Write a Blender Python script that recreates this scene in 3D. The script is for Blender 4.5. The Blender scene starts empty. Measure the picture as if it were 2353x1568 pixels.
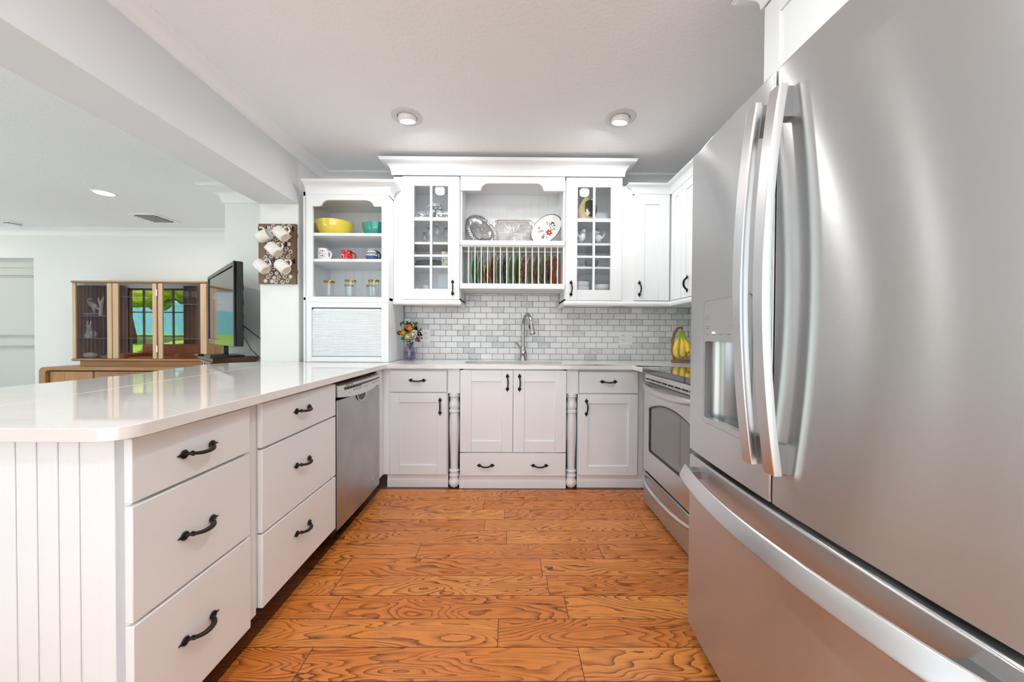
import bpy, bmesh, math, random
from mathutils import Matrix, Vector, Euler
R = math.radians
PI = math.pi
random.seed(7)
C = bpy.context.scene.collection
SC = bpy.context.scene

# ------------------------------------------------------------------ camera
cam_d = bpy.data.cameras.new('camera')
cam = bpy.data.objects.new('camera', cam_d)
C.objects.link(cam)
cam_d.sensor_fit = 'HORIZONTAL'
cam_d.sensor_width = 36.0
cam_d.lens = 36.0 * 815.95 / 2353
cam_d.clip_start = 0.02
cam_d.clip_end = 200
_r = Vector((0.99996189, -0.00674315, 0.00554494))
_u = Vector((-0.00545663, 0.01304612, 0.99990001))
_f = Vector((0.00681481, 0.99989216, -0.01300882))
cam.matrix_world = Matrix(((_r.x, _u.x, -_f.x, 0), (_r.y, _u.y, -_f.y, 0), (_r.z, _u.z, -_f.z, 1.1214), (0, 0, 0, 1)))
SC.camera = cam

# ------------------------------------------------------------------ world, sun, exposure
w = bpy.data.worlds.new('daylight')
SC.world = w
w.use_nodes = True
_bg = w.node_tree.nodes['Background']
_bg.inputs['Color'].default_value = (0.82, 0.92, 1.0, 1)
_bg.inputs['Strength'].default_value = 1.6
sun_d = bpy.data.lights.new('sun', 'SUN')
sun_d.energy = 9.0
sun_d.angle = R(1)
sun_d.color = (1.0, 0.97, 0.92)
sun = bpy.data.objects.new('sun', sun_d)
C.objects.link(sun)
sun.rotation_euler = Vector((-0.25, -0.42, -1.0)).to_track_quat('-Z', 'Y').to_euler()
SC.view_settings.view_transform = 'Standard'
SC.view_settings.look = 'None'
SC.view_settings.exposure = 0.78
SC.view_settings.gamma = 1.0
SC.view_settings.use_curve_mapping = False
LAMP_W = 4.0            # watts of each recessed lamp
try:
    cy = SC.cycles
    cy.use_denoising = True
    cy.max_bounces = 10
    cy.diffuse_bounces = 5
    cy.glossy_bounces = 4
    cy.transmission_bounces = 4
    cy.transparent_max_bounces = 16
    cy.caustics_reflective = False
    cy.caustics_refractive = False
    cy.sample_clamp_indirect = 6.0
except Exception:
    pass

# ------------------------------------------------------------------ materials
MATS = {}
def mat(name):
    m = bpy.data.materials.new(name)
    m.use_nodes = True
    nt = m.node_tree
    b = nt.nodes['Principled BSDF']
    MATS[name] = m
    return m, nt, b
def col(c, a=1.0):
    return (c[0], c[1], c[2], a)
def P(name, c, rough=0.5, metal=0.0, spec=0.5, bump=None, coat=0.0, var=None, aniso=None, emit=None):
    """plain principled material; bump=(scale, strength), var=(scale, amount) adds a mottled tint"""
    m, nt, b = mat(name)
    b.inputs['Base Color'].default_value = col(c)
    b.inputs['Roughness'].default_value = rough
    b.inputs['Metallic'].default_value = metal
    b.inputs['Specular IOR Level'].default_value = spec
    if coat:
        b.inputs['Coat Weight'].default_value = coat
        b.inputs['Coat Roughness'].default_value = 0.05
    if var or bump:
        tc = nt.nodes.new('ShaderNodeTexCoord')
    if var:
        n = nt.nodes.new('ShaderNodeTexNoise')
        n.inputs['Scale'].default_value = var[0]
        n.inputs['Detail'].default_value = 4
        nt.links.new(tc.outputs['Object'], n.inputs['Vector'])
        mx = nt.nodes.new('ShaderNodeMix')
        mx.data_type = 'RGBA'
        nt.links.new(n.outputs['Fac'], mx.inputs['Factor'])
        a = var[1]
        mx.inputs['A'].default_value = col([max(0, x * (1 - a)) for x in c])
        mx.inputs['B'].default_value = col([min(1, x * (1 + a)) for x in c])
        nt.links.new(mx.outputs['Result'], b.inputs['Base Color'])
    if bump:
        n2 = nt.nodes.new('ShaderNodeTexNoise')
        n2.inputs['Scale'].default_value = bump[0]
        n2.inputs['Detail'].default_value = 3
        nt.links.new(tc.outputs['Object'], n2.inputs['Vector'])
        bp = nt.nodes.new('ShaderNodeBump')
        bp.inputs['Strength'].default_value = bump[1]
        bp.inputs['Distance'].default_value = 0.004
        nt.links.new(n2.outputs['Fac'], bp.inputs['Height'])
        nt.links.new(bp.outputs['Normal'], b.inputs['Normal'])
    if aniso is not None:
        b.inputs['Anisotropic'].default_value = aniso
        t = nt.nodes.new('ShaderNodeTangent')
        t.direction_type = 'RADIAL'
        t.axis = 'Z'
        b.inputs['Anisotropic Rotation'].default_value = 0.25
        nt.links.new(t.outputs['Tangent'], b.inputs['Tangent'])
    if emit:
        b.inputs['Emission Color'].default_value = col(emit[0])
        b.inputs['Emission Strength'].default_value = emit[1]
    return m
class N:
    """tiny node-graph helper"""
    def __init__(s, nt):
        s.nt = nt
    def new(s, t, **kw):
        n = s.nt.nodes.new(t)
        for k, v in kw.items():
            setattr(n, k, v)
        return n
    def link(s, a, b):
        s.nt.links.new(a, b)
    def m(s, op, a, b=None, c=None):
        n = s.nt.nodes.new('ShaderNodeMath')
        n.operation = op
        for i, v in enumerate((a, b, c)):
            if v is None:
                continue
            if isinstance(v, (int, float)):
                n.inputs[i].default_value = v
            else:
                s.nt.links.new(v, n.inputs[i])
        return n.outputs[0]
    def ramp(s, fac, stops):
        n = s.nt.nodes.new('ShaderNodeValToRGB')
        e = n.color_ramp.elements
        while len(e) < len(stops):
            e.new(0.5)
        for i, (p, c) in enumerate(stops):
            e[i].position = p
            e[i].color = col(c)
        s.nt.links.new(fac, n.inputs['Fac'])
        return n.outputs['Color']
    def mix(s, fac, a, b, blend='MIX'):
        n = s.nt.nodes.new('ShaderNodeMix')
        n.data_type = 'RGBA'
        n.blend_type = blend
        for key, v in (('Factor', fac), ('A', a), ('B', b)):
            if isinstance(v, (int, float)):
                n.inputs[key].default_value = v
            elif isinstance(v, tuple):
                n.inputs[key].default_value = col(v)
            else:
                s.nt.links.new(v, n.inputs[key])
        return n.outputs['Result']
    def xyz(s, v):
        n = s.nt.nodes.new('ShaderNodeSeparateXYZ')
        s.nt.links.new(v, n.inputs[0])
        return n.outputs
    def vec(s, x, y, z):
        n = s.nt.nodes.new('ShaderNodeCombineXYZ')
        for i, v in enumerate((x, y, z)):
            if isinstance(v, (int, float)):
                n.inputs[i].default_value = v
            else:
                s.nt.links.new(v, n.inputs[i])
        return n.outputs[0]
    def noise(s, v, scale, detail=3, rough=0.5, dist=0.0):
        n = s.nt.nodes.new('ShaderNodeTexNoise')
        n.inputs['Scale'].default_value = scale
        n.inputs['Detail'].default_value = detail
        n.inputs['Roughness'].default_value = rough
        n.inputs['Distortion'].default_value = dist
        s.nt.links.new(v, n.inputs['Vector'])
        return n.outputs['Fac']
    def bump(s, h, strength, dist, b):
        n = s.nt.nodes.new('ShaderNodeBump')
        n.inputs['Strength'].default_value = strength
        n.inputs['Distance'].default_value = dist
        s.nt.links.new(h, n.inputs['Height'])
        s.nt.links.new(n.outputs['Normal'], b.inputs['Normal'])

WHITE = P('white_cabinet_paint', (0.82, 0.85, 0.875), 0.32)
TRIMW = P('white_trim_paint', (0.85, 0.86, 0.87), 0.38)
WALLM = P('white_wall_plaster', (0.82, 0.83, 0.83), 0.75, bump=(26, 0.35))
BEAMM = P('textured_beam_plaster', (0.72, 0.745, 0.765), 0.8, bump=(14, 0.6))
CEILM = P('textured_ceiling_paint', (0.845, 0.865, 0.88), 0.9, bump=(55, 0.6))
BLACKM = P('black_iron', (0.006, 0.006, 0.007), 0.35, spec=0.3)
DARK = P('dark_recess', (0.01, 0.01, 0.01), 0.7)
BLACKP = P('black_plastic', (0.012, 0.012, 0.013), 0.25)
STEEL = P('brushed_stainless', (0.60, 0.61, 0.62), 0.27, 0.90, aniso=1.0, var=(2.5, 0.04))
STEELD = P('dark_stainless', (0.30, 0.30, 0.31), 0.35, 1.0)
STEELL = P('satin_steel_bar', (0.72, 0.72, 0.73), 0.28, 1.0)
DWSTEEL = P('smudged_stainless', (0.44, 0.44, 0.445), 0.30, 1.0, aniso=0.7, var=(6, 0.25))
CHROME = P('chrome', (0.8, 0.8, 0.82), 0.08, 1.0)
SINKST = P('sink_steel', (0.36, 0.355, 0.35), 0.25, 1.0)
NICKEL = P('brushed_nickel', (0.46, 0.43, 0.40), 0.24, 1.0)
PORC = P('white_porcelain', (0.86, 0.87, 0.88), 0.12)
CREAM = P('cream_stoneware', (0.80, 0.77, 0.72), 0.2)
TANB = P('unglazed_tan_base', (0.66, 0.55, 0.44), 0.6)
YEL = P('yellow_glaze', (0.80, 0.62, 0.08), 0.1, coat=0.5)
TEAL = P('teal_glaze', (0.03, 0.30, 0.25), 0.1, coat=0.5)
REDG = P('red_glaze', (0.55, 0.012, 0.018), 0.15, coat=0.4)
GOLD = P('gold_rim', (0.42, 0.27, 0.03), 0.15, 1.0)
NAVY = P('navy_glaze', (0.010, 0.022, 0.075), 0.15)
DKBLUE = P('slate_blue_glaze', (0.035, 0.07, 0.12), 0.2)
GREYG = P('grey_glaze', (0.20, 0.21, 0.225), 0.2)
PEWTER = P('pewter', (0.50, 0.50, 0.51), 0.22, 1.0, bump=(60, 0.6))
ALUM = P('hammered_aluminium', (0.78, 0.78, 0.79), 0.30, 1.0, bump=(60, 0.9))
PLASTW = P('white_plastic', (0.84, 0.84, 0.85), 0.3)
GREENL = P('leaf_green', (0.035, 0.14, 0.018), 0.5, var=(40, 0.4))
STEMG = P('stem_green', (0.06, 0.14, 0.03), 0.5)
DARKL = P('dark_purple_leaf', (0.022, 0.012, 0.022), 0.5)
ORNG = P('orange_petal', (0.85, 0.36, 0.04), 0.55)
CRMP = P('cream_petal', (0.86, 0.78, 0.58), 0.55)
MAGP = P('magenta_petal', (0.36, 0.03, 0.17), 0.5)
BURG = P('burgundy_petal', (0.10, 0.008, 0.02), 0.5)
WOODB = P('banana_stand_wood', (0.27, 0.105, 0.04), 0.4, var=(20, 0.3))
LENS = P('lamp_lens', (1, 1, 1), 0.4, emit=((1, 0.96, 0.90), 30.0))
LIVLENS = P('living_lamp_lens', (1, 1, 1), 0.4, emit=((1, 0.97, 0.92), 8.0))
RINGM = P('lamp_trim_ring', (0.62, 0.62, 0.63), 0.45)
WALNUT2 = P('dark_stand_wood', (0.12, 0.05, 0.022), 0.4, var=(9, 0.5))
LEATH = P('brown_leather', (0.45, 0.10, 0.025), 0.4)
STONE = P('white_stone', (0.66, 0.64, 0.60), 0.5)
BRONZE = P('grey_cast_metal', (0.42, 0.44, 0.46), 0.3, 0.5)
TVSCR = P('tv_screen', (0.012, 0.012, 0.014), 0.06, spec=0.9)
DOORP = P('living_door_paint', (0.58, 0.59, 0.57), 0.45)
CURT = P('grey_curtain', (0.16, 0.145, 0.16), 0.8)
PAPER = P('silver_badge', (0.75, 0.75, 0.76), 0.25, 1.0)
MARKD = P('dark_print', (0.03, 0.03, 0.035), 0.5)
MARKG = P('grey_print', (0.22, 0.22, 0.23), 0.5)
MARKR = P('red_print', (0.55, 0.02, 0.03), 0.5)
STICKB = P('blue_sticker', (0.03, 0.12, 0.30), 0.4)
BLUEPOOL = P('pale_blue_fence', (0.16, 0.52, 0.68), 0.7, var=(3, 0.4))
BARK = P('tree_bark', (0.05, 0.035, 0.02), 0.8)

def _glass(name, tint, fac_lo, fac_hi, rough=0.0):
    m, nt, b = mat(name)
    nt.nodes.remove(b)
    out = nt.nodes['Material Output']
    n = N(nt)
    tr = n.new('ShaderNodeBsdfTransparent')
    tr.inputs['Color'].default_value = col(tint)
    gl = n.new('ShaderNodeBsdfGlossy')
    gl.inputs['Roughness'].default_value = rough
    gl.inputs['Color'].default_value = (1, 1, 1, 1)
    lw = n.new('ShaderNodeLayerWeight')
    lw.inputs['Blend'].default_value = 0.5
    f = n.m('MULTIPLY_ADD', n.m('POWER', lw.outputs['Facing'], 3.5), fac_hi - fac_lo, fac_lo)
    mx = n.new('ShaderNodeMixShader')
    n.link(f, mx.inputs[0])
    n.link(tr.outputs[0], mx.inputs[1])
    n.link(gl.outputs[0], mx.inputs[2])
    n.link(mx.outputs[0], out.inputs['Surface'])
    return m
GLASS = _glass('clear_pane_glass', (0.97, 0.98, 0.985), 0.045, 0.6)
SMOKE = _glass('smoked_pane_glass', (0.90, 0.87, 0.84), 0.17, 0.70)
TUMB = _glass('tumbler_glass', (0.965, 0.975, 0.975), 0.05, 0.9)
JARG = _glass('lilac_jar_glass', (0.85, 0.81, 0.91), 0.06, 0.8)
OVENG = P('oven_window_glass', (0.10, 0.105, 0.105), 0.07, spec=0.9, coat=1.0)
COOKG = P('black_cooktop_glass', (0.006, 0.006, 0.007), 0.035, spec=1.0, coat=1.0)

def floor_material():
    m, nt, b = mat('oak_plank_floor')
    n = N(nt)
    tc = n.new('ShaderNodeTexCoord')
    X, Y, Z = n.xyz(tc.outputs['Object'])
    W_, L_ = 0.1275, 0.95
    ry = n.m('DIVIDE', n.m('ADD', Y, 0.009), W_)
    row = n.m('FLOOR', ry)
    wn = n.new('ShaderNodeTexWhiteNoise', noise_dimensions='1D')
    n.link(row, wn.inputs['W'])
    cx = n.m('ADD', n.m('DIVIDE', X, L_), n.m('MULTIPLY', wn.outputs['Value'], 7.3))
    colm = n.m('FLOOR', cx)
    w2 = n.new('ShaderNodeTexWhiteNoise', noise_dimensions='2D')
    n.link(n.vec(row, colm, 0.0), w2.inputs['Vector'])
    rnd = w2.outputs['Value']
    fy = n.m('FRACT', ry)
    fx = n.m('FRACT', cx)
    dy = n.m('MULTIPLY', n.m('MINIMUM', fy, n.m('SUBTRACT', 1.0, fy)), W_)
    dx = n.m('MULTIPLY', n.m('MINIMUM', fx, n.m('SUBTRACT', 1.0, fx)), L_)
    seam = n.m('LESS_THAN', n.m('MINIMUM', dy, dx), 0.0014)
    # cathedral grain: contour lines of a stretched noise field, one field per plank
    off = n.m('MULTIPLY', rnd, 37.0)
    v = n.vec(n.m('ADD', n.m('MULTIPLY', X, 1.5), off), n.m('ADD', n.m('MULTIPLY', Y, 7.0), n.m('MULTIPLY', off, 1.7)), off)
    field = n.noise(v, 1.0, 2, 0.45, 0.35)
    fine = n.noise(n.vec(n.m('MULTIPLY', X, 9.0), n.m('MULTIPLY', Y, 60.0), off), 1.0, 3, 0.6)
    ph = n.m('ADD', n.m('MULTIPLY', field, 26.0), n.m('MULTIPLY', fine, 0.55))
    s = n.m('FRACT', ph)
    ln = n.m('POWER', s, 3.2)
    pores = n.noise(n.vec(n.m('MULTIPLY', X, 16.0), n.m('MULTIPLY', Y, 190.0), off), 1.0, 2, 0.6)
    pm = n.m('MULTIPLY', n.m('SUBTRACT', pores, 0.5), 1.4)
    strength = n.noise(n.vec(n.m('ADD', X, off), n.m('MULTIPLY', Y, 5.0), off), 2.2, 2)
    lw = n.m('MULTIPLY', ln, n.m('MULTIPLY_ADD', strength, 2.0, 0.05))
    fac = n.m('MINIMUM', n.m('ADD', n.m('MULTIPLY', lw, 0.76), n.m('MULTIPLY', pm, 0.55)), 1.0)
    base = n.mix(rnd, (0.65, 0.215, 0.042), (0.84, 0.345, 0.085))
    tone = n.noise(n.vec(n.m('MULTIPLY', X, 0.8), n.m('MULTIPLY', Y, 3.0), off), 1.3, 2)
    base = n.mix(tone, base, (0.54, 0.15, 0.025))
    c = n.mix(fac, base, (0.060, 0.013, 0.004))
    # worm holes and knots
    vo = n.new('ShaderNodeTexVoronoi')
    vo.inputs['Scale'].default_value = 1.0
    n.link(n.vec(n.m('MULTIPLY', X, 10.0), n.m('MULTIPLY', Y, 22.0), 0.0), vo.inputs['Vector'])
    spot = n.m('LESS_THAN', vo.outputs['Distance'], 0.055)
    c = n.mix(n.m('MULTIPLY', spot, 0.8), c, (0.03, 0.008, 0.003))
    c = n.mix(n.m('MULTIPLY', seam, 0.9), c, (0.02, 0.006, 0.003))
    # floor colour darkened in a border along the cabinets
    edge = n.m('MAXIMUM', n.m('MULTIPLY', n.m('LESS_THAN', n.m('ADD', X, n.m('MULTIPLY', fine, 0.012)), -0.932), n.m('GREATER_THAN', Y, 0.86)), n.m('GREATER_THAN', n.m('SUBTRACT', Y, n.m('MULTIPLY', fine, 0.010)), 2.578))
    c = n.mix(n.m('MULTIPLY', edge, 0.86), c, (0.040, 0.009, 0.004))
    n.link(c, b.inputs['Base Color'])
    n.link(n.m('MULTIPLY_ADD', fine, 0.16, 0.15), b.inputs['Roughness'])
    b.inputs['Specular IOR Level'].default_value = 0.45
    h = n.m('SUBTRACT', n.m('MULTIPLY', fac, -0.25), seam)
    n.bump(h, 0.25, 0.002, b)
    return m
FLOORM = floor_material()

def tile_material():
    m, nt, b = mat('marble_brick_tile')
    n = N(nt)
    tc = n.new('ShaderNodeTexCoord')
    X, Y, Z = n.xyz(tc.outputs['Object'])
    along = n.m('ADD', X, Y)
    pw, ph = 0.1032, 0.0521
    ry = n.m('DIVIDE', n.m('SUBTRACT', Z, 0.914), ph)
    row = n.m('FLOOR', ry)
    odd = n.m('MODULO', n.m('ADD', row, 20.0), 2.0)
    cx = n.m('ADD', n.m('DIVIDE', n.m('ADD', along, 0.3705 - 3.175), pw), n.m('MULTIPLY', odd, 0.5))
    colm = n.m('FLOOR', cx)
    w2 = n.new('ShaderNodeTexWhiteNoise', noise_dimensions='2D')
    n.link(n.vec(row, colm, 0.0), w2.inputs['Vector'])
    rnd = w2.outputs['Value']
    fy, fx = n.m('FRACT', ry), n.m('FRACT', cx)
    dy = n.m('MULTIPLY', n.m('MINIMUM', fy, n.m('SUBTRACT', 1.0, fy)), ph)
    dx = n.m('MULTIPLY', n.m('MINIMUM', fx, n.m('SUBTRACT', 1.0, fx)), pw)
    d = n.m('MINIMUM', dy, dx)
    grout = n.m('LESS_THAN', d, 0.0022)
    off = n.m('MULTIPLY', rnd, 31.0)
    v = n.vec(n.m('ADD', n.m('MULTIPLY', X, 9.0), off), n.m('ADD', n.m('MULTIPLY', Z, 16.0), off), n.m('ADD', n.m('MULTIPLY', Y, 9.0), off))
    cloud = n.noise(v, 0.8, 5, 0.6, 0.8)
    vein = n.m('ABSOLUTE', n.m('SUBTRACT', n.noise(v, 0.7, 4, 0.55, 1.5), 0.5))
    veinm = n.m('MULTIPLY', n.m('LESS_THAN', vein, 0.012), n.m('POWER', rnd, 2.0))
    base = n.mix(n.m('POWER', rnd, 3.0), (0.88, 0.885, 0.89), (0.62, 0.63, 0.64))
    base = n.mix(n.m('MULTIPLY', cloud, 0.28), base, (0.66, 0.67, 0.68))
    base = n.mix(n.m('MULTIPLY', veinm, 0.6), base, (0.33, 0.34, 0.36))
    c = n.mix(grout, base, (0.27, 0.275, 0.29))
    n.link(c, b.inputs['Base Color'])
    n.link(n.m('MULTIPLY_ADD', grout, 0.5, 0.18), b.inputs['Roughness'])
    edge = n.m('MINIMUM', n.m('DIVIDE', d, 0.006), 1.0)
    n.bump(edge, 0.5, 0.002, b)
    return m
TILEM = tile_material()

def quartz_material():
    m, nt, b = mat('white_quartz')
    n = N(nt)
    tc = n.new('ShaderNodeTexCoord')
    X, Y, Z = n.xyz(tc.outputs['Object'])
    v = n.vec(n.m('MULTIPLY', X, 7.0), n.m('MULTIPLY', Y, 22.0), n.m('MULTIPLY', Z, 30.0))
    a = n.noise(v, 1.0, 5, 0.6)
    c = n.mix(a, (0.80, 0.785, 0.765), (0.72, 0.70, 0.685))
    vv = n.vec(n.m('MULTIPLY', X, 26.0), n.m('MULTIPLY', Y, 110.0), n.m('MULTIPLY', Z, 110.0))
    sp = n.noise(vv, 1.0, 2, 0.5)
    fl = n.m('GREATER_THAN', sp, 0.735)
    c = n.mix(n.m('MULTIPLY', fl, 0.45), c, (0.42, 0.38, 0.36))
    n.link(c, b.inputs['Base Color'])
    b.inputs['Roughness'].default_value = 0.035
    b.inputs['Specular IOR Level'].default_value = 0.6
    return m
QUARTZ = quartz_material()

def wood_material(name, c1, c2, rough=0.4, axis='Z', scale=1.0):
    m, nt, b = mat(name)
    n = N(nt)
    tc = n.new('ShaderNodeTexCoord')
    X, Y, Z = n.xyz(tc.outputs['Object'])
    k = {'X': (2.0, 40.0, 40.0), 'Y': (40.0, 2.0, 40.0), 'Z': (40.0, 40.0, 2.0)}[axis]
    v = n.vec(n.m('MULTIPLY', X, k[0] * scale), n.m('MULTIPLY', Y, k[1] * scale), n.m('MULTIPLY', Z, k[2] * scale))
    a = n.noise(v, 1.0, 4, 0.6, 0.4)
    c = n.ramp(a, [(0.28, c1), (0.72, c2)])
    n.link(c, b.inputs['Base Color'])
    b.inputs['Roughness'].default_value = rough
    return m
CHERRY = wood_material('teak_case_wood', (0.33, 0.155, 0.055), (0.52, 0.28, 0.115))
CHERRYX = wood_material('teak_case_wood_long', (0.30, 0.14, 0.055), (0.46, 0.25, 0.11), axis='X')
CHERRYL = wood_material('pale_teak_door_frame', (0.55, 0.36, 0.22), (0.66, 0.46, 0.30))
CHERRYD = wood_material('teak_inside', (0.30, 0.15, 0.075), (0.40, 0.22, 0.12))
RACKW = wood_material('weathered_rack_wood', (0.085, 0.05, 0.035), (0.24, 0.135, 0.08), 0.6)

def foliage_material(name, c1, c2, scale=3.0):
    m, nt, b = mat(name)
    n = N(nt)
    tc = n.new('ShaderNodeTexCoord')
    a = n.noise(tc.outputs['Object'], scale, 5, 0.7)
    c = n.ramp(a, [(0.35, c1), (0.65, c2)])
    n.link(c, b.inputs['Base Color'])
    b.inputs['Roughness'].default_value = 0.7
    return m
TREEM = foliage_material('tree_foliage', (0.01, 0.06, 0.008), (0.16, 0.36, 0.03))
TREEY = foliage_material('yellow_green_foliage', (0.06, 0.16, 0.01), (0.50, 0.62, 0.04))  # yellow green leaf colours of the second tree
LAWNM = foliage_material('lawn_grass', (0.10, 0.26, 0.01), (0.36, 0.50, 0.04), 6.0)

def blue_pattern_material():
    """white stoneware with rings of navy dots above a blue sponged belly"""
    m, nt, b = mat('folk_pattern_stoneware')
    n = N(nt)
    tc = n.new('ShaderNodeTexCoord')
    X, Y, Z = n.xyz(tc.outputs['Object'])
    ang = n.m('ARCTAN2', Y, X)
    u = n.m('MULTIPLY', ang, 14.0 / (2 * PI))
    fu = n.m('SUBTRACT', n.m('FRACT', u), 0.5)
    def ring(z0, sc, r):
        dz = n.m('MULTIPLY', n.m('SUBTRACT', Z, z0), sc)
        d = n.m('SQRT', n.m('ADD', n.m('MULTIPLY', fu, fu), n.m('MULTIPLY', dz, dz)))
        return n.m('MULTIPLY', n.m('LESS_THAN', d, r), n.m('GREATER_THAN', d, r * 0.45))
    r1 = ring(0.059, 42.0, 0.48)
    band = n.m('LESS_THAN', n.m('ABSOLUTE', n.m('SUBTRACT', Z, 0.083)), 0.005)
    u2 = n.m('FRACT', n.m('MULTIPLY', ang, 26.0 / (2 * PI)))
    band = n.m('MULTIPLY', band, n.m('GREATER_THAN', u2, 0.35))
    low = n.m('LESS_THAN', Z, 0.042)
    vo = n.new('ShaderNodeTexVoronoi')
    vo.inputs['Scale'].default_value = 130
    n.link(tc.outputs['Object'], vo.inputs['Vector'])
    lowp = n.m('MULTIPLY', low, n.m('GREATER_THAN', vo.outputs['Distance'], 0.32))
    c = n.mix(n.m('MAXIMUM', r1, band), (0.80, 0.79, 0.76), (0.012, 0.014, 0.04))
    c = n.mix(n.m('MULTIPLY', low, 0.7), c, (0.16, 0.22, 0.42))
    c = n.mix(lowp, c, (0.03, 0.05, 0.19))
    n.link(c, b.inputs['Base Color'])
    b.inputs['Roughness'].default_value = 0.15
    return m
FOLK = blue_pattern_material()

def plate_material(name, cols, seed):
    """hand-glazed plate: wide colour bands running round and across the face"""
    m, nt, b = mat(name)
    n = N(nt)
    tc = n.new('ShaderNodeTexCoord')
    mp = n.new('ShaderNodeMapping')
    mp.inputs['Location'].default_value = (seed * 1.7, seed * 0.9, seed * 2.3)
    n.link(tc.outputs['Object'], mp.inputs['Vector'])
    a = n.noise(mp.outputs['Vector'], 11.0, 1, 0.4, 1.2)
    cols = [tuple(min(0.8, q * 2.1 + 0.01) for q in c_) for c_ in cols]
    c = n.ramp(a, [(0.36, cols[0]), (0.46, cols[1]), (0.56, cols[2]), (0.66, cols[3])])
    n.link(c, b.inputs['Base Color'])
    b.inputs['Roughness'].default_value = 0.14
    return m

def hobnail_material():
    m, nt, b = mat('etched_silver_pattern')
    n = N(nt)
    tc = n.new('ShaderNodeTexCoord')
    vo = n.new('ShaderNodeTexVoronoi')
    vo.feature = 'DISTANCE_TO_EDGE'
    vo.inputs['Scale'].default_value = 38
    n.link(tc.outputs['Object'], vo.inputs['Vector'])
    e = n.m('LESS_THAN', vo.outputs['Distance'], 0.17)
    c = n.mix(e, (0.80, 0.80, 0.80), (0.22, 0.22, 0.23))
    n.link(c, b.inputs['Base Color'])
    b.inputs['Roughness'].default_value = 0.25
    return m
ETCH = hobnail_material()

def tin_material():
    m, nt, b = mat('printed_tin')
    n = N(nt)
    tc = n.new('ShaderNodeTexCoord')
    a = n.noise(tc.outputs['Object'], 48, 3, 0.6, 1.5)
    c = n.ramp(a, [(0.40, (0.10, 0.12, 0.06)), (0.48, (0.55, 0.56, 0.36)), (0.60, (0.62, 0.62, 0.50))])
    n.link(c, b.inputs['Base Color'])
    b.inputs['Roughness'].default_value = 0.35
    return m
TIN = tin_material()

def banana_material():
    m, nt, b = mat('banana_skin')
    n = N(nt)
    tc = n.new('ShaderNodeTexCoord')
    X, Y, Z = n.xyz(tc.outputs['Object'])
    nz = n.noise(tc.outputs['Object'], 30, 3)
    f = n.m('ADD', Z, n.m('MULTIPLY', n.m('SUBTRACT', nz, 0.5), 0.02))
    c = n.ramp(n.m('DIVIDE', f, 0.27), [(0.60, (0.80, 0.55, 0.055)), (0.80, (0.30, 0.45, 0.02))])
    n.link(c, b.inputs['Base Color'])
    b.inputs['Roughness'].default_value = 0.4
    return m
BANM = banana_material()

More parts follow.
